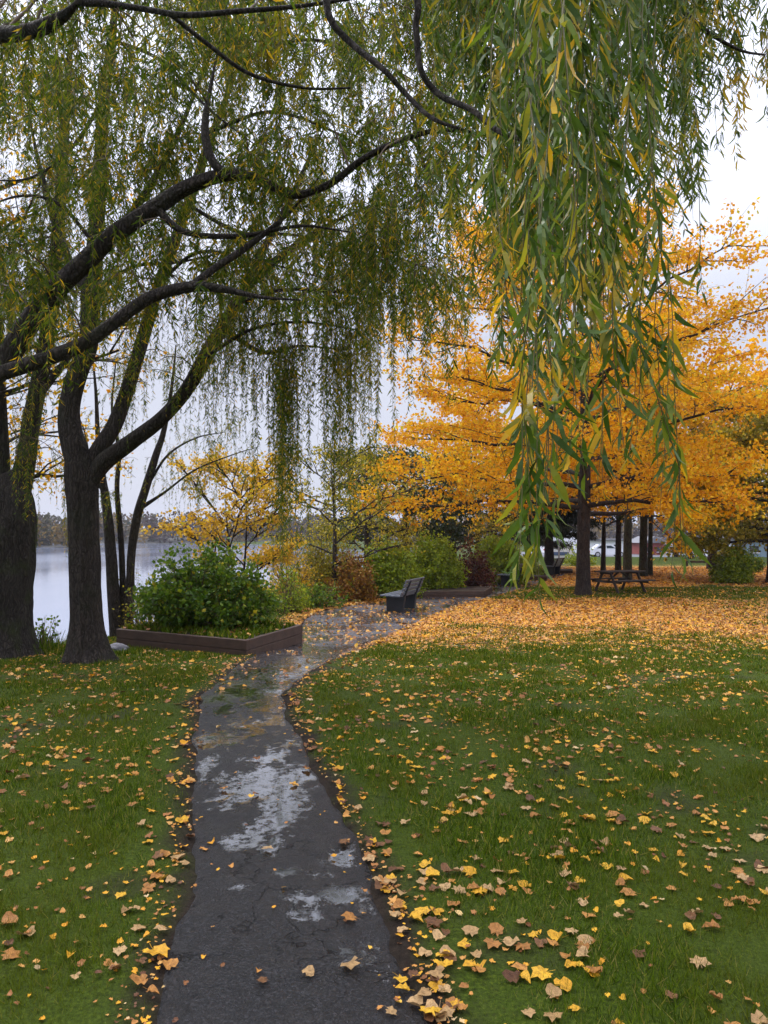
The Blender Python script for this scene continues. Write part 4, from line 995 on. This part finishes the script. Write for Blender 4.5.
# ------------------------------------------------------------------ vehicles and buildings across the park
def car(label, px, Yd, paint, kind='car', rz=0.0, group='vehicles parked beyond the park'):
    b = far(px, Yd); root = thing('parked_' + kind, label, kind, b, group)
    R_ = rotz(rz)
    if kind == 'car': body = [(-2.1, .3), (2.1, .3), (2.15, .65), (2.0, .85), (1.1, .95), (-1.5, 1.0), (-2.1, .9), (-2.15, .6)]; cab = [(-1.75, .96), (1.15, .93), (.45, 1.42), (-1.1, 1.45)]; hw = .86
    elif kind == 'van': body = [(-2.4, .35), (2.4, .35), (2.45, .8), (2.2, 1.1), (1.6, 1.2), (-2.4, 1.25)]; cab = [(-2.4, 1.22), (1.7, 1.18), (1.1, 2.05), (-2.35, 2.1)]; hw = .95
    else: body = [(-3.6, .5), (3.6, .5), (3.6, 1.1), (-3.6, 1.1)]; cab = [(-3.6, 1.08), (1.9, 1.08), (1.9, 3.0), (-3.6, 3.0)]; hw = 1.1
    q = Acc(); q.prism(body, -hw, hw, R_, b); q.build('body', M[paint], root, smooth=False)
    q = Acc(); q.prism(cab, -hw * .86, hw * .86, R_, b); q.build('cabin', M[paint], root, smooth=False)
    c0, c1 = np.array(cab[3]), np.array(cab[2])
    if kind != 'truck':
        zz0, zz1 = cab[0][1] + .06, cab[2][1] - .08
        for s_ in (-1, 1):
            for (u0, u1) in ((.12, .48), (.53, .88)):
                x0a, x1a = cab[0][0] + (cab[1][0] - cab[0][0]) * u0, cab[0][0] + (cab[1][0] - cab[0][0]) * u1
                x0b, x1b = cab[3][0] + (cab[2][0] - cab[3][0]) * u0, cab[3][0] + (cab[2][0] - cab[3][0]) * u1
                q = Acc(); ya = s_ * hw * .87; q.prism([(x0a, zz0), (x1a, zz0), (x1b, zz1), (x0b, zz1)], ya - .012, ya + .012, R_, b); q.build('window', M['glass'], root, smooth=False)
    for x in (-body[1][0] * .62, body[1][0] * .64):
        for s_ in (-1, 1):
            th = np.linspace(0, 2 * PI, 20, endpoint=False); rr = .32 if kind != 'truck' else .45
            q = Acc(); ya = s_ * (hw - .08); q.prism([(x + rr * math.cos(a_), rr + rr * math.sin(a_)) for a_ in th], ya - .1, ya + .1, R_, b); w = q.build('wheel', M['tyre'], root, smooth=False)
            q = Acc(); ya = s_ * (hw + .025); q.prism([(x + rr * .6 * math.cos(a_), rr + rr * .6 * math.sin(a_)) for a_ in th], ya - .008, ya + .008, R_, b); q.build('rim', M['rim'], w, smooth=False)
    for s_ in (-1, 1):
        q = Acc(); q.box(R_ @ np.array([body[1][0] + .03, s_ * hw * .75, body[1][1] + .35]) + b, (.06, .26, .14), R_, bev=.01); q.build('headlight', M['lampglass'], root, smooth=False)
        q = Acc(); q.box(R_ @ np.array([-body[1][0] - .03, s_ * hw * .75, body[1][1] + .35]) + b, (.06, .22, .16), R_, bev=.01); q.build('tail_light', M['tail'], root, smooth=False)
car('bright red car parked right of the forked golden trunk', 635, 104, 'red', 'car', 1.1)
car('white van parked in the gap right of the trunk pair', 677, 86, 'white', 'van', 1.2)
car('white car parked nearest the low barrier', 697, 84, 'white', 'car', -1.0)
car('silver car parked behind the white van and white car', 688, 92, 'silver', 'car', 1.2)
car('white car parked left of the red car behind the big maple', 607, 88, 'white', 'car', 0)
car('white box truck parked behind the small shrub left of the maple trunk', 571, 90, 'white', 'truck', .15)
def building(label, px0, px1, Yd, ztop_px, wall, roofm, dep=10, nwin=4, gable=False):
    a_ = far(px0, Yd); b_ = far(px1, Yd); L = b_[0] - a_[0]; c = (a_ + b_) / 2; zb = min(a_[2], b_[2]) - .3; top = at(px0, ztop_px, Yd)[2]; hh = top - zb
    root = thing('building', label, 'building', (c[0], c[1] + dep / 2, zb))
    q = Acc(); q.box((c[0], c[1] + dep / 2, zb + hh / 2), (L, dep, hh)); q.build('wall', M[wall], root, smooth=False)
    q = Acc()
    if gable: q.prism([(-L / 2 - .4, 0), (L / 2 + .4, 0), (0, hh * .45)], 0, dep + .6, None, (c[0], c[1] - .3, top + .003))
    else: q.box((c[0], c[1] + dep / 2, top + .15), (L + .6, dep + .6, .28))
    q.build('roof', M[roofm], root, smooth=False)
    for k in range(nwin):
        x = c[0] - L / 2 + L * (k + .5) / nwin
        q = Acc(); q.box((x, c[1] - .02, zb + hh * .55), (L / nwin * .5, .1, hh * .32)); f = q.build('window', M['glass'], root, smooth=False)
        q = Acc(); q.box((x, c[1] - .03, zb + hh * .55 - hh * .17), (L / nwin * .56, .18, .08)); q.build('sill', M['white'], f, smooth=False)
building('long low white building behind the golden trees', 572, 641, 118, 541, 'white', 'roofgrey', 12, 7)
building('small dark red building with grey roof right of the trunk pair', 645, 664, 96, 543, 'darkred', 'roofgrey', 6, 2, True)
building('small cream building beside the dark red one', 663, 673, 108, 540, 'cream', 'roofgrey', 6, 2)
building('blue grey building at the right edge behind the green shrub', 746, 830, 64, 540, 'teal', 'roofgrey', 2.2, 5)
building('pale building behind the parked white van', 680, 742, 124, 541, 'white', 'roofgrey', 10, 6)
a = Acc(); c = far(650, 88); V = []
for yy in np.linspace(76, 112, 10):
    for xx in np.linspace(12, 70, 16): V.append((xx, yy, float(g(xx, yy)) + .06))
i = np.arange(9)[:, None] * 16; j = np.arange(15)[None]
a.add(V, np.stack([i + j, i + j + 1, i + 16 + j + 1, i + 16 + j], -1).reshape(-1, 4))
tag(a.build('car_park', M['asphaltfar']), 'grey asphalt car park beyond the lawn', 'car park', kind='structure')

# ------------------------------------------------------------------ far shore
def ridge(name, pts, depth, hfun, mat):
    n = len(pts); N = 7; V = []
    for (x, y, h) in pts:
        for k in range(N):
            f = k / (N - 1); V.append((x, y + depth * f, LAKE_Z - .3 + (h + 1) * math.sin(min(1, f * 1.6) * PI / 2)))
    i = np.arange(n - 1)[:, None] * N; j = np.arange(N - 1)[None]
    q = Acc(); q.add(V, np.stack([i + j, i + j + 1, i + N + j + 1, i + N + j], -1).reshape(-1, 4)); return q.build(name, mat)
RP = [(x, 300 + 30 * math.sin(x * .01) - max(0, x) * .08, 3 + 3.5 * float(fbm(x * .012 + 5, 0, 3, 3))) for x in np.linspace(-520, 520, 120)]
M['hill'] = simple_mat('far_hill', (.06, .055, .045), .9, .3, .1)
tag(ridge('hills', RP, 120, None, M['hill']), 'low wooded far shore', 'hills', kind='structure')
M['farwood'] = leaf_mat('far_wood', [(0, (.05, .03, .028)), (.3, (.085, .055, .045)), (.5, (.075, .075, .035)), (.7, (.13, .085, .04)), (.85, (.20, .13, .035)), (.95, (.26, .16, .03)), (1, (.04, .055, .035))], .1, .8, .1, 1.0)
cr = Acc(); tk = Acc()
for k in range(900):
    x = rng.uniform(-380, 330); r_i = min(range(0, 1), key=lambda q: 0)
    yb = 300 + 30 * math.sin(x * .01) - max(0, x) * .08; f = rng.random() ** 1.5
    yy = yb + 3 + f * 90; hz = LAKE_Z + (3.5 + 3.5 * float(fbm(x * .012 + 5, 0, 3, 3)) + 1) * math.sin(min(1, (yy - yb) / 120 * 1.6) * PI / 2) - .5
    hh = rng.uniform(4.5, 8.5); w_ = rng.uniform(2, 4)
    n = 90; P = rng.normal(size=(n, 3)); P = norm(P) * rng.uniform(.6, 1, (n, 1)) * np.array([w_, w_, hh * .5]) + np.array([x, yy, hz + hh * .5])
    cr.leaves(P, rand_dir(n), rng.uniform(.9, 1.7, n), *BRQ, rnd=np.clip(rng.random() + rng.normal(size=n) * .07, 0, 1))
tag(cr.build('far_trees', M['farwood'], smooth=False), 'mixed autumn wood along the far shore', 'woods', kind='stuff')
# wooded point on the left, nearer than the far shore
cr = Acc()
for k in range(60):
    px = rng.uniform(-60, 92); yy = 190 + rng.uniform(0, 20); x = at(px, 535, yy)[0]; hh = rng.uniform(4, 9.5) * (1 - .45 * max(0, (px - 40) / 52)); w_ = rng.uniform(1.6, 3)
    n = 150; P = norm(rng.normal(size=(n, 3))) * rng.uniform(.6, 1, (n, 1)) * np.array([w_, w_, hh * .5]) + np.array([x, yy, LAKE_Z + hh * .5 + .2])
    cr.leaves(P, rand_dir(n), rng.uniform(.6, 1.1, n), *BRQ, rnd=np.clip(rng.uniform(.3, .95) + rng.normal(size=n) * .07, 0, 1))
tag(cr.build('headland_trees', M['farwood'], smooth=False), 'rusty and yellow wood on the point across the water at the left', 'woods', kind='stuff')
q = Acc(); V = []
for px in np.linspace(-140, 96, 24):
    for f in range(5):
        yy = 185 + f * 9; V.append((at(px, 535, 190)[0], yy, LAKE_Z - .3 + .7 * math.sin(f / 4 * PI) * (1 if px < 85 else .2)))
i = np.arange(23)[:, None] * 5; j = np.arange(4)[None]; q.add(V, np.stack([i + j, i + j + 1, i + 5 + j + 1, i + 5 + j], -1).reshape(-1, 4))
tag(q.build('headland', M['hill']), 'low point of land across the water', 'land', kind='structure')

# ------------------------------------------------------------------ grass blades
def visible_x(y, margin): return (y * 384 / F + margin)
def scatter(y0, y1, dens, margin=1.2):
    xm = visible_x(y1, margin); A_ = 2 * xm * (y1 - y0); n = int(A_ * dens)
    y = rng.uniform(y0, y1, n); x = rng.uniform(-xm, xm, n)
    k = np.abs(x) < visible_x(y, margin); return x[k], y[k]
ga = Acc()
for (y0, y1, dn_, bw, bh) in [(1.7, 4, 10000, 1.0, .036), (4, 7, 6500, 1.5, .038), (7, 11, 3200, 2.4, .042), (11, 17, 1400, 3.8, .048), (17, 30, 320, 7, .055)]:
    x, y = scatter(y0, y1, dn_, .8)
    e = path_e(x, y) + edge_wob(x, y); s_ = seg_dist(x, y, BANK); dn2 = fbm(x * 3, y * 3, 41, 4)
    bare = ss(.62, .74, fbm(x * 1.6, y * 1.6, 44, 4)) * .75
    pk = ss(.02, .24, e + .35 * (dn2 - .5)) * (1 - bare) * (s_ > -.1) * (1 - .9 * litter(x, y)) * ss(.15, .45, fbm(x * 9, y * 9, 66, 3) + .12)
    k = rng.random(len(x)) < pk; x, y, e = x[k], y[k], e[k]; n = len(x)
    P = np.stack([x, y, g(x, y) - .004], -1)
    L = bh * rng.uniform(.4, 1.5, n) * (.45 + 1.1 * vn(x * 2.6, y * 2.6, 15)) * (.6 + .4 * ss(.1, .5, e))
    D = rand_dir(n) * rng.uniform(.3, 1.1, (n, 1)) + np.array([0, 0, 1.0])
    tv = np.array([(-.035 * bw, 0, 0), (.035 * bw, 0, 0), (0, 1, 0)])
    ga.leaves(P, D, L, tv, None, [(0, 1, 2)])
tag(ga.build('grass', M['grass'], smooth=False), 'short green grass blades of the lawn', 'grass', kind='stuff')

# ------------------------------------------------------------------ fallen leaves
def leaf_shape(kind, seed):
    r = np.random.default_rng(seed)
    if kind == 0: rad = [.16, .52, .40, .62, .44, .66, .50, .72, .50, .66, .44, .62, .40, .52]        # lobed
    elif kind == 1: rad = [.20, .50, .58, .56, .50, .46, .48, .58, .48, .46, .50, .56, .58, .50]     # broad heart
    else: rad = [.18, .34, .40, .42, .40, .42, .52, .70, .52, .42, .40, .42, .40, .34]                # oval
    n = len(rad); th = -PI / 2 + np.arange(n) * 2 * PI / n
    rad = np.array(rad) * r.uniform(.88, 1.12, n)
    x, y = rad * np.cos(th), rad * np.sin(th)
    V = [(0, 0, 0)] + [(a_ * .5, b_ * .5, 0) for a_, b_ in zip(x, y)] + list(zip(x, y, np.zeros(n)))
    V = np.array(V); c1, c2, c3 = r.uniform(-.6, .9), r.uniform(-.35, .6), r.uniform(.0, .14)
    V[:, 2] = c1 * V[:, 0] ** 2 + c2 * V[:, 1] ** 2 + .35 * r.uniform(-1, 1) * V[:, 0] * V[:, 1]
    V[1 + n:, 2] += r.normal(size=n) * .075
    V[:, 2] += c3 * np.abs(V[:, 0]) 
    T = [(0, 1 + i, 1 + (i + 1) % n) for i in range(n)]
    Q = [(1 + i, 1 + n + i, 1 + n + (i + 1) % n, 1 + (i + 1) % n) for i in range(n)]
    # stem
    s0 = len(V); sx = r.uniform(-.3, .3); st = []
    for f in (0, .5, 1): 
        st += [(-.012 + sx * f * f, -.12 - .55 * f, .02 + .06 * f), (.012 + sx * f * f, -.12 - .55 * f, .02 + .06 * f)]
    V = np.vstack([V, st]); Q += [(s0, s0 + 1, s0 + 3, s0 + 2), (s0 + 2, s0 + 3, s0 + 5, s0 + 4)]
    V[:, 2] -= V[:, 2].min() * .5
    return V, np.array(Q), np.array(T)
TPL = [leaf_shape(k % 3, 100 + k) for k in range(9)]
SIMPLE = [(np.array([(0, 0, .05), (0, -.45, -.02), (.45, -.12, .1), (.35, .35, 0), (0, .55, .08), (-.35, .32, .0), (-.45, -.12, .12)]) * np.array([1, 1, s_]), None,
           [(0, 1, 2), (0, 2, 3), (0, 3, 4), (0, 4, 5), (0, 5, 6), (0, 6, 1)]) for s_ in (1, -1, 2)]
# positions
LX, LY, LS = [], [], []
def addl(x, y, s_): LX.append(x); LY.append(y); LS.append(s_)
for (y0, y1, dL, dS) in [(1.6, 6, 34, 70), (6, 12, 44, 100), (12, 17, 60, 130)]:
    x, y = scatter(y0, y1, dL, .9); k = rng.random(len(x)) < ss(.30, .62, fbm(x * 1.4, y * 1.4, 33, 3)); addl(x[k], y[k], rng.uniform(.055, .10, k.sum()))
    x, y = scatter(y0, y1, dS, .9); k = rng.random(len(x)) < ss(.25, .6, fbm(x * 1.1 + 4, y * 1.1, 35, 3)); addl(x[k], y[k], rng.uniform(.022, .05, k.sum()))
for (y0, y1, dL) in [(12, 20, 300), (20, 31, 190), (31, 50, 80)]:
    x, y = scatter(y0, y1, dL, 1.5); k = rng.random(len(x)) < litter(x, y) * .9 + .03; sz = 1 if y1 < 25 else (1.25 if y1 < 40 else 1.7)
    addl(x[k], y[k], rng.uniform(.05, .11, k.sum()) * sz)
# along the path edges
ie = rng.integers(60, 560, 1300); sd = rng.random(1300) < .6
P2 = np.where(sd[:, None], PRs[ie], PLs[ie]) + rng.normal(size=(1300, 2)) * np.array([.13, .13])
kk = vn(P2[:, 0] * 2, P2[:, 1] * 2, 55) > .42; P2 = P2[kk][::2]; addl(P2[:, 0], P2[:, 1], rng.uniform(.05, .105, len(P2)))
ie = rng.integers(40, 560, 2600); sd = rng.random(2600) < .5
P2 = np.where(sd[:, None], PRs[ie], PLs[ie]) + rng.normal(size=(2600, 2)) * .10; addl(P2[:, 0], P2[:, 1], rng.uniform(.012, .034, len(P2)))
# clumps seen in the photograph
for (a_, b_, n, sp, sz) in [(415, 985, 20, .22, .095), (545, 985, 24, .30, .085), (478, 802, 30, .28, .09), (590, 745, 14, .22, .08), (745, 850, 26, .30, .085), (210, 960, 8, .15, .11), (72, 685, 26, .3, .07), (560, 860, 30, .5, .09),
                            (190, 850, 14, .16, .085), (430, 890, 10, .15, .08), (200, 780, 10, .12, .07), (90, 760, 22, .6, .08), (650, 870, 26, .5, .08)]:
    p = gnd(a_, b_); addl(p[0] + rng.normal(size=n) * sp, p[1] + rng.normal(size=n) * sp, rng.uniform(.75, 1.15, n) * sz)
LX = np.concatenate(LX); LY = np.concatenate(LY); LS = np.concatenate(LS) * .68
e = path_e(LX, LY)
k = (seg_dist(LX, LY, BANK) > .05) & ((e > 0) | (rng.random(len(LX)) < np.where(LY < 9, .12, np.where(LY < 13, .22, .15)))) & (LY > 1.6)
# nothing inside the big planter
pin = (np.abs((LX - pc[0])) < 1.35) & (np.abs(LY - pc[1]) < .9)
k &= ~pin
LX, LY, LS, e = LX[k], LY[k], LS[k], e[k]
# leaf density also on paths; height: above the grass
LZ = g(LX, LY) + np.where(e < 0, -.004, .004 + .012 * rng.random(len(LX)))
# some leaves on the planter earth
n = len(LX); tone = rng.random(n)
yellow = rng.random(n) < .32
tone = np.where(yellow, rng.uniform(.68, .9, n), np.where(rng.random(n) < .08, rng.uniform(.93, .97, n), tone * .62)) 
tone = np.where(rng.random(n) < .06, 1.0, tone)
pxv = 384 + F * LX / LY
inview = (np.abs(LX) < LY * 384 / F) & (LY > 2.55)
size_px = LS * F / LY
order = np.argsort(-(size_px * inview))
IND = order[:290]; isind = np.zeros(n, bool); isind[IND] = True
# the mass
fa = Acc(); rest = ~isind
def frames(n, tilt):
    N = rng.normal(size=(n, 3)) * tilt; N[:, 2] = 1; N = norm(N)
    a_ = rng.random(n) * 2 * PI; d = np.stack([np.cos(a_), np.sin(a_), 0 * a_], -1); d = norm(d - N * (d * N).sum(1)[:, None]); return d, N
nearm = rest & (LY < 9.5)
tv_id = rng.integers(0, 9, n)
for q in range(9):
    m_ = nearm & (tv_id == q); c_ = int(m_.sum())
    if not c_: continue
    D, N = frames(c_, .22); fa.leaves(np.stack([LX, LY, LZ], -1)[m_], D, LS[m_] * 1.0, *TPL[q], rnd=tone[m_], roll=N)
for q in range(3):
    m_ = rest & ~nearm & (tv_id % 3 == q); c_ = int(m_.sum())
    D, N = frames(c_, .35); fa.leaves(np.stack([LX, LY, LZ], -1)[m_], D, LS[m_] * 1.1, *SIMPLE[q], rnd=tone[m_], roll=N)
# planter leaves
n = 160; w1 = rng.random((n, 1)); w2 = rng.random((n, 1)); Pw = pr_[0] * (1 - w1) * (1 - w2) + pr_[1] * w1 * (1 - w2) + pr_[2] * w1 * w2 + pr_[3] * (1 - w1) * w2
D, N = frames(n, .3); fa.leaves(np.hstack([Pw, np.full((n, 1), ptop + .015)]), D, rng.uniform(.05, .09, n), *SIMPLE[0], rnd=rng.random(n) * .7, roll=N)
tag(fa.build('fallen_leaves', M['litter'], smooth=False), 'countless tan, orange and yellow leaves scattered over the park', 'fallen leaves', kind='stuff')
# individuals: nine shapes in four colours
KC = {'yellow': [(.66, .33, .02), (.78, .44, .035)], 'tan': [(.42, .25, .10), (.60, .38, .17)], 'orange brown': [(.38, .16, .04), (.56, .26, .06)], 'dark brown': [(.12, .05, .02), (.24, .11, .04)]}
LM = {}
for nm, (c0, c1) in KC.items():
    t = NT('fallen_leaf_' + nm.replace(' ', '_')); v = t.coords((1, 1, 1)); oi = t.n('ShaderNodeObjectInfo')
    c = t.mix(oi.outputs['Random'], c0, c1); n1 = t.noise(v, 5, 5, .7); c = t.mix(t.fr(n1, .42, .66, 0, .75), c, tuple(k_ * .38 for k_ in c0)); n3 = t.noise(v, 22, 4, .7); c = t.mix(t.fr(n3, .55, .7, 0, .6), c, tuple(k_ * .22 for k_ in c0))
    wv = t.n('ShaderNodeTexWave'); wv.inputs['Scale'].default_value = 4.5; wv.inputs['Distortion'].default_value = 3; t.l(v, wv.inputs['Vector'])
    p = t.bsdf(c, .45, t.bump(wv.outputs['Fac'], .25, .03), .22, link=False); tr = t.n('ShaderNodeBsdfTranslucent'); t.l(c, tr.inputs['Color'])
    mx = t.n('ShaderNodeMixShader'); mx.inputs[0].default_value = .12; t.l(p.outputs[0], mx.inputs[1]); t.l(tr.outputs[0], mx.inputs[2]); t.l(mx.outputs[0], t.out.inputs['Surface'])
    LM[nm] = t.m
cache = {}
WHERE = {'path': 'lying on the wet asphalt path', 'left': 'lying in the grass left of the path', 'right': 'lying in the grass right of the path', 'edge': 'lying on dark soil at the path edge'}
for q in IND:
    tn = tone[q]
    cn = 'yellow' if .66 < tn < .92 else ('dark brown' if (tn < .07 or tn > .98) else ('orange brown' if tn < .32 else 'tan'))
    sid = int(tv_id[q]); key = (cn, sid)
    if key not in cache:
        V, Q, T = TPL[sid]; me_o = np_mesh('fallen_leaf', V, [Q, T], LM[cn], smooth=True); cache[key] = me_o.data; o = me_o
    else:
        o = bpy.data.objects.new('fallen_leaf', cache[key]); COL.objects.link(o)
    s_ = float(LS[q]) * 1.05; o.scale = (s_, s_, s_); o.location = (float(LX[q]), float(LY[q]), float(LZ[q]) + .004)
    o.rotation_euler = (random.uniform(-.22, .22), random.uniform(-.22, .22), random.uniform(0, 6.28))
    eq = float(e[q]); w = 'path' if eq < -.06 else ('edge' if eq < .10 else ('left' if LX[q] < np.interp(LY[q], _c[:, 1], _c[:, 0]) else 'right'))
    sz = 'large' if LS[q] > .06 else 'small'
    tag(o, f'{sz} {cn} {["lobed", "broad", "narrow"][sid % 3]} leaf {WHERE[w]}', 'fallen leaf', 'fallen leaves near the camera')

# ------------------------------------------------------------------ light, sky, camera
w = bpy.data.worlds.new('World'); S.world = w; w.use_nodes = True; nt = w.node_tree; nt.nodes.clear()
out = nt.nodes.new('ShaderNodeOutputWorld'); bg = nt.nodes.new('ShaderNodeBackground'); sky = nt.nodes.new('ShaderNodeTexSky'); sky.sky_type = 'NISHITA'
SUN_EL, SUN_AZ = math.radians(50), math.radians(-50)      # azimuth from +Y towards +X
sky.sun_disc = False; sky.sun_elevation = SUN_EL; sky.sun_rotation = SUN_AZ; sky.air_density = 1.0; sky.dust_density = 3
tc = nt.nodes.new('ShaderNodeTexCoord'); mp = nt.nodes.new('ShaderNodeMapping'); mp.inputs['Scale'].default_value = (1, 1, 2.5)
nz_ = nt.nodes.new('ShaderNodeTexNoise'); nz_.inputs['Scale'].default_value = 1.6; nz_.inputs['Detail'].default_value = 5
rp = nt.nodes.new('ShaderNodeValToRGB'); rp.color_ramp.elements[0].position = .3; rp.color_ramp.elements[0].color = (.62, .655, .80, 1); rp.color_ramp.elements[1].position = .75; rp.color_ramp.elements[1].color = (.74, .76, .88, 1)
sc_ = nt.nodes.new('ShaderNodeVectorMath'); sc_.operation = 'SCALE'; sc_.inputs['Scale'].default_value = 10.5
mx = nt.nodes.new('ShaderNodeMix'); mx.data_type = 'RGBA'; mx.inputs[0].default_value = .9
nt.links.new(tc.outputs['Generated'], mp.inputs[0]); nt.links.new(mp.outputs[0], nz_.inputs['Vector']); nt.links.new(nz_.outputs['Fac'], rp.inputs[0])
sx = nt.nodes.new('ShaderNodeSeparateXYZ'); nt.links.new(tc.outputs['Generated'], sx.inputs[0])
mr = nt.nodes.new('ShaderNodeMapRange'); mr.inputs['From Min'].default_value = .25; mr.inputs['From Max'].default_value = .95; mr.inputs['To Min'].default_value = 6.7; mr.inputs['To Max'].default_value = 29.0
nt.links.new(sx.outputs['Z'], mr.inputs['Value']); nt.links.new(mr.outputs[0], sc_.inputs['Scale'])
nt.links.new(rp.outputs[0], sc_.inputs[0]); nt.links.new(sky.outputs[0], mx.inputs[6]); nt.links.new(sc_.outputs[0], mx.inputs[7])
nt.links.new(mx.outputs[2], bg.inputs['Color']); bg.inputs['Strength'].default_value = .1; nt.links.new(bg.outputs[0], out.inputs[0])
sl = bpy.data.lights.new('sun', 'SUN'); sl.energy = 1.5; sl.angle = math.radians(18); sl.color = (1, .96, .90)
so = bpy.data.objects.new('sun', sl); COL.objects.link(so)
dv = Vector((math.sin(SUN_AZ) * math.cos(SUN_EL), math.cos(SUN_AZ) * math.cos(SUN_EL), math.sin(SUN_EL)))
so.rotation_euler = dv.to_track_quat('Z', 'Y').to_euler(); so.location = (0, 0, 30)

HAZE = True
if HAZE:
    t = NT('haze_air'); t.t.nodes.clear(); o_ = t.n('ShaderNodeOutputMaterial'); pv = t.n('ShaderNodeVolumePrincipled')
    pv.inputs['Color'].default_value = (.80, .84, .95, 1); pv.inputs['Density'].default_value = .0003; pv.inputs['Anisotropy'].default_value = .2
    t.l(pv.outputs[0], o_.inputs['Volume'])
    a = Acc(); a.box((-60, 330, 16.0), (1900, 1420, 44.0)); hz = a.build('haze', t.m, smooth=False); tag(hz, 'thin pale autumn haze over the lake', 'haze', kind='stuff')

cam = bpy.data.cameras.new('camera'); cam.sensor_fit = 'VERTICAL'; cam.sensor_height = 36; cam.lens = 36 * F / H; cam.clip_start = .05; cam.clip_end = 3000
co = bpy.data.objects.new('camera', cam); COL.objects.link(co); co.location = tuple(CAM); co.rotation_euler = (PI / 2 + TH, 0, 0); S.camera = co
S.view_settings.view_transform = 'Standard'; S.view_settings.look = 'None'; S.view_settings.gamma = 1; S.view_settings.exposure = .62
try: S.view_settings.use_curve_mapping = False
except Exception: pass
S.render.engine = 'CYCLES'
c = S.cycles; c.max_bounces = 6; c.diffuse_bounces = 3; c.glossy_bounces = 3; c.transmission_bounces = 3; c.transparent_max_bounces = 8; c.volume_bounces = 0
c.use_denoising = True; c.sample_clamp_indirect = 6; c.use_adaptive_sampling = True; c.adaptive_threshold = .02
